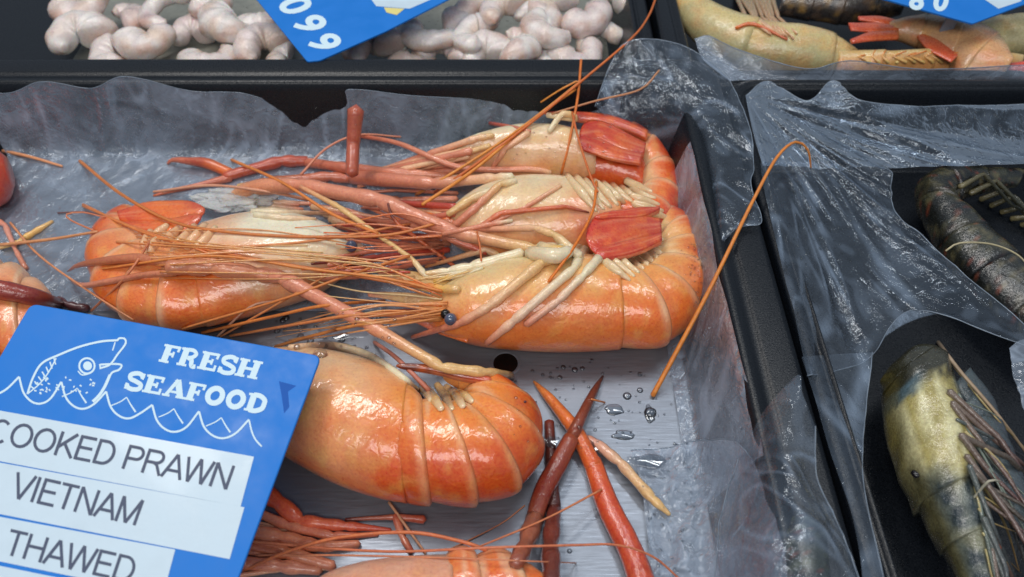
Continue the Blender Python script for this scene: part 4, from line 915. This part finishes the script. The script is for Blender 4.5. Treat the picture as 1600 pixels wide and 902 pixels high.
cst = [(1374, 596, 1392, 572), (1378, 606, 1432, 545), (1380, 622, 1480, 570), (1386, 660, 1494, 632), (1404, 720, 1512, 690), (1428, 775, 1524, 745), (1452, 825, 1540, 800), (1486, 890, 1560, 870), (1530, 980, 1590, 960)]
for k, (a, b) in enumerate(((0, .2), (.19, .66), (.64, .82), (.8, 1))):
    sweep('crown' if k == 0 else 'carapace' if k == 1 else 'abdomen_segment', M_DARK, q2, cst, [1.8]*9, [.5, 1.2, 1.6, 1.7, 1.75, 1.6, 1.4, 1.1, .6], palep, nl=34, nr=40, t0=a, t1=b, rough=.12, seed=k, flare=lambda s, k=k: (1.0, 1.0, .93, .88)[k]+.03*s)
flush()
for k in range(7):
    x0 = 1492+k*13; y0 = 600+k*34
    blade(q2, 'gill_flap', [(x0, y0, x0+24, y0-26), (x0+34, y0+60, x0+66, y0+32), (x0+52, y0+130, x0+78, y0+112), (x0+74, y0+190, x0+84, y0+184)], [2.4, 2.2, 1.6], [S(92, 104, 108), S(70, 74, 84), S(110, 108, 96)], rz=.16)
flush()
bundle(q2, 16, ((1480, 600), (1550, 860)), ((1680, 760), (1610, 1050)), r=(5, 3), cols=[[S(90, 96, 92), S(60, 62, 70)], [S(110, 96, 84), DK], [S(110, 120, 112), DG], [S(120, 104, 92), S(90, 60, 60)]], bend=16)
for o in list(q2.children):
    if o.name.startswith('walking_leg'): o.data.materials[0] = M_DARK
limb('antenna', q2, [(1466, 535), (1500, 580), (1560, 650), (1620, 730)], [3, 3, 2], [S(150, 130, 110), S(176, 150, 120)], M_ANT, smooth=True, nr=6)
limb('walking_leg', q2, [(1545, 838), (1566, 862), (1582, 892)], [4, 5, 3], [S(206, 110, 80), S(214, 110, 70)], M_LIMB, label='orange leg tip')
limb('antenna', q2, [(1520, 780), (1545, 752), (1562, 752)], [2, 2, 1.5], [S(176, 170, 150)]*2, M_ANT, smooth=True, nr=6, z=[3, 4, 3.6])
bundle(q2, 12, ((1490, 570), (1540, 860)), ((1640, 700), (1610, 1000)), r=(2, 1), cols=[[S(176, 160, 110), S(140, 110, 70)], [S(120, 130, 120), S(90, 100, 90)]], bend=16, name='antenna')
limb('eye', q2, [(1427, 738), (1433, 744)], [5, 5], [S(30, 26, 30)]*2, M_DARK, lift=.05)
q3 = dark_prawn('dark raw prawn mostly hidden under the film heap at the bottom'); q3.location = P(1250, 860, 0)
flush()
film('frosted corner of film lying on the dark prawns at the right edge', [
    [(1575, 545, 4.4), (1600, 530, 4.6), (1650, 530, 4.6)], [(1580, 590, 4.4), (1610, 590, 4.6), (1650, 590, 4.6)], [(1600, 640, 4.2), (1620, 640, 4.4), (1650, 640, 4.4)]],
    M_FILMW, nx=30, ny=30, amp=.2, sc=.9, seed=33, group=G)
sweep('body_segment', M_DARK, q3, [(1225, 800, 1275, 808), (1222, 850, 1290, 850), (1225, 930, 1300, 930)], [3.3, 3.6, 3.6], [.5, .9, .9], darkpig(79, S(24, 26, 24), S(60, 64, 50), S(120, 124, 96)), nl=30, nr=24, rough=.12)

# ================================================================== PRICE CARDS
class Card:
    def __init__(s, pts):                       # three (px,py,depth)
        a, b, c = [PD(*p) for p in pts]; s.o = a; s.n = (b-a).cross(c-a).normalized()
        if s.n.dot(CAM-a) < 0: s.n = -s.n
    def q(s, px, py, off=0):
        d = ray(px, py); t = (s.o-CAM).dot(s.n)/d.dot(s.n); return CAM+d*t+s.n*off
def roundpoly(pts, r, k=5):
    out = []; n = len(pts)
    for i in range(n):
        p = Vector(pts[i]); a = Vector(pts[i-1]); b = Vector(pts[(i+1) % n])
        p0 = p+(a-p).normalized()*r; p1 = p+(b-p).normalized()*r
        for j in range(k+1):
            t = j/k; out.append(tuple(p0*(1-t)**2+p*2*t*(1-t)+p1*t*t))
    return out
def slab(card, poly, o0, o1, name, mat, parent, bev=0):
    n = len(poly); V = [card.q(x, y, o0) for x, y in poly]+[card.q(x, y, o1) for x, y in poly]
    F = [tuple(range(n, 2*n)), tuple(reversed(range(n)))]+[(i, (i+1) % n, n+(i+1) % n, n+i) for i in range(n)]
    o = mesh(name, V, F, mat, parent, smooth=False)
    if bev:
        m = o.modifiers.new('b', 'BEVEL'); m.width = bev; m.segments = 3; m.limit_method = 'ANGLE'
    return o
class Ink:
    def __init__(s, card, off): s.c = card; s.off = off; s.V = []; s.F = []; s.k = 0
    def stroke(s, pts, w, closed=False, w2=None, smooth=False):
        if smooth and len(pts) > 2:
            n = len(pts)-1; pts = [cat(pts, i*n/(n*8)) for i in range(n*8+1)]
        n = len(pts); s.k += 1; off = s.off+.0009*(s.k % 9); o = len(s.V)
        for i, p in enumerate(pts):
            a = pts[i-1] if (i or closed) else pts[i]; b = pts[(i+1) % n] if (i < n-1 or closed) else pts[i]
            dx, dy = b[0]-a[0], b[1]-a[1]; l = math.hypot(dx, dy)+1e-9
            ww = (lerp(w, w2, i/(n-1)) if w2 is not None else w)/2
            s.V.append(s.c.q(p[0]-dy/l*ww, p[1]+dx/l*ww, off)); s.V.append(s.c.q(p[0]+dy/l*ww, p[1]-dx/l*ww, off))
        for i in range(n-(0 if closed else 1)):
            j = (i+1) % n; s.F.append((o+2*i, o+2*i+1, o+2*j+1, o+2*j))
    def poly(s, pts):
        s.k += 1; off = s.off+.0009*(s.k % 9); o = len(s.V); s.V += [s.c.q(x, y, off) for x, y in pts]; s.F.append(tuple(range(o, o+len(pts))))
    def build(s, name, mat, parent, label=None):
        o = mesh(name, s.V, s.F, mat, parent, smooth=False)
        if label: o['label'] = label
        return o
def text_on(card, txt, O, U, Vv, off, name, mat, parent, bold=0, sx=1.0, space=1.0):
    """letters laid with origin O, U = px vector of one em along the baseline, Vv = px vector of one em upwards"""
    cu = bpy.data.curves.new(name, 'FONT'); cu.body = txt; cu.size = 1; cu.offset = bold; cu.resolution_u = 4; cu.space_character = space
    t = bpy.data.objects.new('tmp', cu); col.objects.link(t); bpy.context.view_layer.update()
    me = bpy.data.meshes.new_from_object(t.evaluated_get(bpy.context.evaluated_depsgraph_get()))
    V = [card.q(O[0]+U[0]*v.co.x*sx+Vv[0]*v.co.y, O[1]+U[1]*v.co.x*sx+Vv[1]*v.co.y, off) for v in me.vertices]
    F = [tuple(p.vertices) for p in me.polygons]
    bpy.data.objects.remove(t); bpy.data.curves.remove(cu); bpy.data.meshes.remove(me)
    o = mesh(name, V, F, mat, parent, smooth=False); return o
def fit_text(card, txt, p0, p1, up, off, name, mat, parent, bold=0):
    """baseline from p0 to p1, letter height vector up (cap height)"""
    cu = bpy.data.curves.new('m', 'FONT'); cu.body = txt; cu.size = 1; cu.offset = bold
    t = bpy.data.objects.new('tmp', cu); col.objects.link(t); bpy.context.view_layer.update()
    me = bpy.data.meshes.new_from_object(t.evaluated_get(bpy.context.evaluated_depsgraph_get()))
    xs = [v.co.x for v in me.vertices]; ys = [v.co.y for v in me.vertices]; x0, x1, h = min(xs), max(xs), max(ys)
    V = []
    for v in me.vertices:
        a = (v.co.x-x0)/(x1-x0); b = v.co.y/h
        V.append(card.q(lerp(p0[0], p1[0], a)+up[0]*b, lerp(p0[1], p1[1], a)+up[1]*b, off))
    F = [tuple(p.vertices) for p in me.polygons]
    bpy.data.objects.remove(t); bpy.data.curves.remove(cu); bpy.data.meshes.remove(me)
    return mesh(name, V, F, mat, parent, smooth=False)

K = Card([(48, 474, 30.2), (502, 556, 29.0), (372, 902, 25.0)])
kc = thing('price_card', 'blue plastic seafood card reading cooked prawn, Vietnam, thawed, standing in front of the prawns', 'sign', K.q(300, 900))
pts = roundpoly([(48, 474), (502, 556), (355, 950), (-230, 950)], 13)
slab(K, pts, -.13, 0, 'board', M_BLUE, kc, bev=.045)
for poly in ([(-60, 631), (397, 714), (376, 792), (-80, 706)], [(-80, 708.5), (382, 793), (359, 874), (-100, 784)], [(-100, 789), (274, 859), (255, 930), (-110, 855)], [(-110, 862), (180, 921), (170, 990), (-120, 940)]):
    slab(K, poly, .004, .013, 'paper_strip', M_LABEL, kc)
def arc(cx, cy, rx, ry, a0, a1, n=18): return [(cx+rx*math.cos(math.radians(lerp(a0, a1, i/n))), cy+ry*math.sin(math.radians(lerp(a0, a1, i/n)))) for i in range(n+1)]
SANS = {'C': (.9, [arc(.46, .5, .37, .45, 48, 312)]), 'O': (1.0, [arc(.5, .5, .41, .45, 0, 360)]), 'K': (.86, [[(.12, 0), (.12, 1)], [(.78, 1), (.14, .36)], [(.34, .56), (.82, 0)]]),
    'E': (.82, [[(.12, 0), (.12, 1)], [(.08, .95), (.76, .95)], [(.12, .52), (.7, .52)], [(.08, .05), (.78, .05)]]), 'D': (.92, [[(.12, 0), (.12, 1)], [(.08, .95), (.4, .95)]+arc(.42, .5, .39, .45, 88, -88)+[(.08, .05)]]),
    'P': (.84, [[(.12, 0), (.12, 1)], [(.08, .95), (.48, .95)]+arc(.5, .71, .25, .24, 88, -88)+[(.12, .47)]]), 'R': (.92, [[(.12, 0), (.12, 1)], [(.08, .95), (.5, .95)]+arc(.54, .72, .25, .23, 88, -88)+[(.12, .49)], [(.48, .48), (.62, .4), (.86, 0)]]),
    'A': (.86, [[(.02, 0), (.43, 1)], [(.43, 1), (.84, 0)], [(.17, .32), (.69, .32)]]), 'W': (1.18, [[(.03, 1), (.3, 0)], [(.3, 0), (.59, 1)], [(.59, 1), (.88, 0)], [(.88, 0), (1.15, 1)]]),
    'N': (.92, [[(.12, 0), (.12, 1)], [(.12, 1), (.8, 0)], [(.8, 0), (.8, 1)]]), 'V': (.84, [[(.02, 1), (.42, 0)], [(.42, 0), (.82, 1)]]), 'I': (.3, [[(.15, 0), (.15, 1)]]),
    'T': (.78, [[(.39, 0), (.39, .95)], [(.02, .95), (.76, .95)]]), 'M': (1.04, [[(.12, 0), (.12, 1)], [(.12, 1), (.52, .02)], [(.52, .02), (.92, 1)], [(.92, 1), (.92, 0)]]), 'H': (.92, [[(.12, 0), (.12, 1)], [(.8, 0), (.8, 1)], [(.12, .53), (.8, .53)]]), ' ': (.36, [])}
def sans(txt, p0, p1, up, pen):
    tot = sum(SANS[c][0] for c in txt); x = 0; ink = Ink(K, .018)
    for c in txt:
        wd, st = SANS[c]
        for ps in st: ink.stroke([(lerp(p0[0], p1[0], (x+a)/tot)+up[0]*b, lerp(p0[1], p1[1], (x+a)/tot)+up[1]*b) for a, b in ps], pen)
        x += wd
    ink.build('lettering', M_INK, kc)
sans('COOKED PRAWN', (-22, 690), (357, 766), (13, -37), 4.9)
sans('VIETNAM', (14, 777), (214, 822), (14, -39), 4.9)
sans('THAWED', (4, 866), (206, 912), (13, -39), 4.9)
# slab letters: unit glyph strokes, x right, y up, heavy pen; then serifs
GL = {'F': (.86, ['V0', ((0, .93), (.72, .93), .17), ((0, .5), (.5, .5), .16), ((.72, .99), (.72, .7), .09), ((.5, .64), (.5, .36), .08), 'S0b']),
      'E': (.88, ['V0', ((0, .93), (.74, .93), .16), ((0, .5), (.5, .5), .15), ((.0, .07), (.74, .07), .16), ((.74, .99), (.74, .7), .09), ((.74, .32), (.74, .0), .09), ((.5, .64), (.5, .36), .08)]),
      'H': (1.1, ['V0', 'V7', ((.1, .5), (.8, .5), .17), 'S0b', 'S0t', 'S7b', 'S7t'])}
def slabword(ink, word, O, U, Vv, pen):
    x = 0
    def T(px, py): return (O[0]+U[0]*(x+px)+Vv[0]*py, O[1]+U[1]*(x+px)+Vv[1]*py)
    uw = math.hypot(*U); vw = math.hypot(*Vv)
    def st(a, b, w, **k): ink.stroke([T(*a), T(*b)], w, **k)
    def curve(ps, w, **k): ink.stroke([T(*p) for p in ps], w, smooth=True, **k)
    pv = pen
    def vert(cx, serif='bt'):
        st((cx, 0), (cx, 1), pv)
        for s_ in serif: st((cx-.24, .06 if s_ == 'b' else .94), (cx+.24, .06 if s_ == 'b' else .94), vw*.13)
    for ch in word:
        if ch == 'F':
            vert(.22); st((.2, .93), (.74, .93), vw*.15); st((.74, 1.0), (.72, .68), pv*.4); st((.2, .5), (.52, .5), vw*.15); st((.54, .66), (.54, .34), pv*.36); adv = .86
        elif ch == 'E':
            vert(.22); st((.2, .93), (.76, .93), vw*.15); st((.77, 1.0), (.75, .68), pv*.4); st((.2, .5), (.54, .5), vw*.15); st((.56, .66), (.56, .34), pv*.36); st((.2, .07), (.78, .07), vw*.15); st((.79, 0), (.79, .34), pv*.4); adv = .92
        elif ch == 'R':
            vert(.22); curve([(.22, .92), (.55, .93), (.72, .74), (.55, .52), (.22, .5)], pv*.62); curve([(.42, .48), (.6, .4), (.7, .08), (.9, .07)], pv*.72); adv = 1.0
        elif ch == 'H':
            vert(.22); vert(.84); st((.2, .5), (.85, .5), vw*.16); adv = 1.14
        elif ch == 'S':
            curve([(.74, .74), (.62, .92), (.4, .95), (.16, .82), (.2, .6), (.48, .5), (.74, .36), (.72, .12), (.45, .04), (.22, .1), (.1, .28)], pv*.72); st((.76, 1), (.74, .66), pv*.36); st((.1, 0), (.1, .34), pv*.36); adv = .9
        elif ch == 'A':
            st((.18, .04), (.52, 1.0), pv*.55); st((.5, 1.0), (.86, .04), pv*1.0); st((.28, .3), (.76, .3), vw*.13); st((0, .06), (.36, .06), vw*.13); st((.64, .06), (1.08, .06), vw*.13); adv = 1.06
        elif ch == 'O':
            pts_ = []
            for i in range(24):
                a = i*math.pi/12; pts_.append(T(.46+.33*math.cos(a), .5+.42*math.sin(a)))
            ink.stroke(pts_, pv*.86, closed=True); adv = .98
        elif ch == 'D':
            vert(.22, 'bt'); curve([(.2, .93), (.5, .93), (.76, .75), (.8, .5), (.76, .25), (.5, .07), (.2, .07)], pv*.78); adv = 1.0
        x += adv
    return x
ink = Ink(K, .006)
slabword(ink, 'FRESH', (248, 565), (32.2, 5.9), (10.5, -27), 9.6)
slabword(ink, 'SEAFOOD', (192, 607), (33.2, 6.0), (9.5, -27), 9.8)
ink.build('lettering', M_WHITE, kc)
ink = Ink(K, .004)
wv = []
for i in range(-1, 8):
    x0 = 29+i*74; y0 = 589+i*12.6
    if i >= 0: x0 = [29, 95, 163, 237, 310, 388][i] if i < 6 else 388+74*(i-5); y0 = [589, 596, 612, 631, 642, 654][i] if i < 6 else 700
    wv.append((x0, y0))
tips = [(-50, 575), (30, 589), (96, 597), (166, 612), (238, 633), (311, 643), (389, 656)]
for a, b in zip(tips, tips[1:]):
    m = ((a[0]+b[0])/2-2, (a[1]+b[1])/2+30)
    w_ = b[0]-a[0]; ink.stroke([a, (a[0]+.1*w_, a[1]+24), (a[0]+.28*w_, a[1]+38), (a[0]+.5*w_, a[1]+42), (a[0]+.74*w_, a[1]+34), b], 3.1, smooth=True)
ink.stroke([(389, 656), (394, 676), (400, 688), (409, 698)], 2.6, smooth=True)
for x_, y_ in [(119, 608), (196, 622), (270, 640), (344, 654)]:
    ink.stroke([(x_-22, y_+12), (x_-8, y_+6), (x_+2, y_-1)], 1.8, smooth=True); ink.stroke([(x_+2, y_-1), (x_+8, y_+10), (x_+16, y_+22)], 1.6, w2=2.8, smooth=True)
# fish head
ink.stroke([(43, 616), (52, 590), (66, 568), (92, 555), (125, 542), (158, 534), (183, 532)], 3.3, smooth=True)
ink.stroke([(183, 533), (187, 529), (195, 530), (196, 538), (184, 554), (172, 570), (156, 576)], 3, smooth=True)
ink.stroke([(180, 535), (176, 548)], 2); ink.stroke([(156, 569), (157, 577)], 2.4)
ink.stroke([(157, 570), (180, 569), (190, 571), (186, 578), (176, 582), (170, 590)], 3, smooth=True)
ink.stroke([(172, 586), (164, 604), (155, 618), (145, 628)], 4.5, smooth=True)
ink.stroke([(43, 616), (62, 600), (76, 582), (88, 560)], 2, smooth=True)
for i in range(7):
    t = i/6; a = (48+t*36, 604-t*46); b = (54+t*33, 608-t*38); ink.stroke([a, b], 2.2)
c0 = (136, 572)
for rr_, ww in ((12, 3), ):
    ink.stroke([(c0[0]+rr_*math.cos(i*math.pi/10), c0[1]+rr_*math.sin(i*math.pi/10)) for i in range(20)], ww, closed=True)
ink.poly([(c0[0]+1+7*math.cos(i*math.pi/8), c0[1]+7*math.sin(i*math.pi/8)) for i in range(16)])
ink.stroke([(122, 580), (128, 586), (138, 585)], 2, smooth=True)
for _ in range(38):
    t = R.random(); x_ = lerp(52, 150, t); y_ = lerp(606, 606, t)+R.uniform(-18, 8); 
    if math.hypot(x_-136, y_-572) > 18: a_ = R.uniform(0, 3); ink.stroke([(x_, y_), (x_+4*math.cos(a_), y_+3*math.sin(a_))], 2.2)
ink.build('fish_and_waves', M_WHITE, kc)
# dark fish mark at right
ink = Ink(K, .003); ink.poly([(436, 596), (463, 603), (450, 612), (452, 636), (444, 646), (440, 618)]); ink.build('fish_mark', simple('deep_blue', S(8, 84, 170), .6, spec=.3), kc)
# clear stake holding the card up
def stake(card, par, bx, by, L):
    a = card.q(bx, by, -.16); b = Vector((a.x, a.y+.6, .1)); V = []; F = []
    for p in (a, b):
        for dx, dy in ((-.35, -.06), (.35, -.06), (.35, .06), (-.35, .06)): V.append(p+Vector((dx, dy, 0)))
    for i in range(4): F.append((i, (i+1) % 4, 4+(i+1) % 4, 4+i))
    F += [(0, 1, 2, 3), (4, 5, 6, 7)]
    mesh('stake', V, F, M_HEM, par, smooth=False)
stake(K, kc, 120, 880, 1)

# big card at the top
K2 = Card([(400, 0, 47), (485, 97, 43.0), (700, 0, 47)])
k2c = thing('price_card', 'blue price card with white 099 standing among the peeled shrimps', 'sign', K2.q(485, 96))
slab(K2, roundpoly([(392, -12), (480, 96), (500, 94), (604, 48), (745, -24), (520, -120)], 3), -.12, 0, 'board', M_BLUE, k2c, bev=.04)
# three figures, each reading down to the right
for chx, O in (('0', (432, 5)), ('9', (455, 34)), ('9', (478, 63))):
    text_on(K2, chx, O, (34, 42), (62, -20), .01, 'figure', M_WHITE, k2c, bold=.03)
ink = Ink(K2, .008); ink.poly([(576, -6), (588, 10), (640, 14), (700, -12), (690, -30)]); ink.build('paper_patch', M_LABEL, k2c)
ink = Ink(K2, .013); ink.poly([(600, 12), (604, 20), (620, 24), (632, 14)]); ink.build('yellow_patch', simple('yellow_print', S(224, 210, 130), .5), k2c)
stake(K2, k2c, 540, 10, 1)
K3 = Card([(1375, 0, 44.5), (1520, 37, 43.6), (1610, 0, 44.6)])
k3c = thing('price_card', 'small visible corner of a blue price card over the yellowish raw prawns', 'sign', K3.q(1520, 36))
slab(K3, roundpoly([(1345, -12), (1520, 37), (1640, -8), (1500, -120)], 3), -.12, 0, 'board', M_BLUE, k3c, bev=.04)
for chx, O in (('8', (1419, 12)), ('0', (1456, 14))): text_on(K3, chx, O, (44, 8), (10, -40), .01, 'figure', M_WHITE, k3c, bold=.04)
ink = Ink(K3, .008); ink.poly([(1536, -2), (1560, 14), (1596, 2), (1590, -20), (1548, -20)]); ink.build('paper_patch', M_LABEL, k3c)
stake(K3, k3c, 1500, 8, 1)
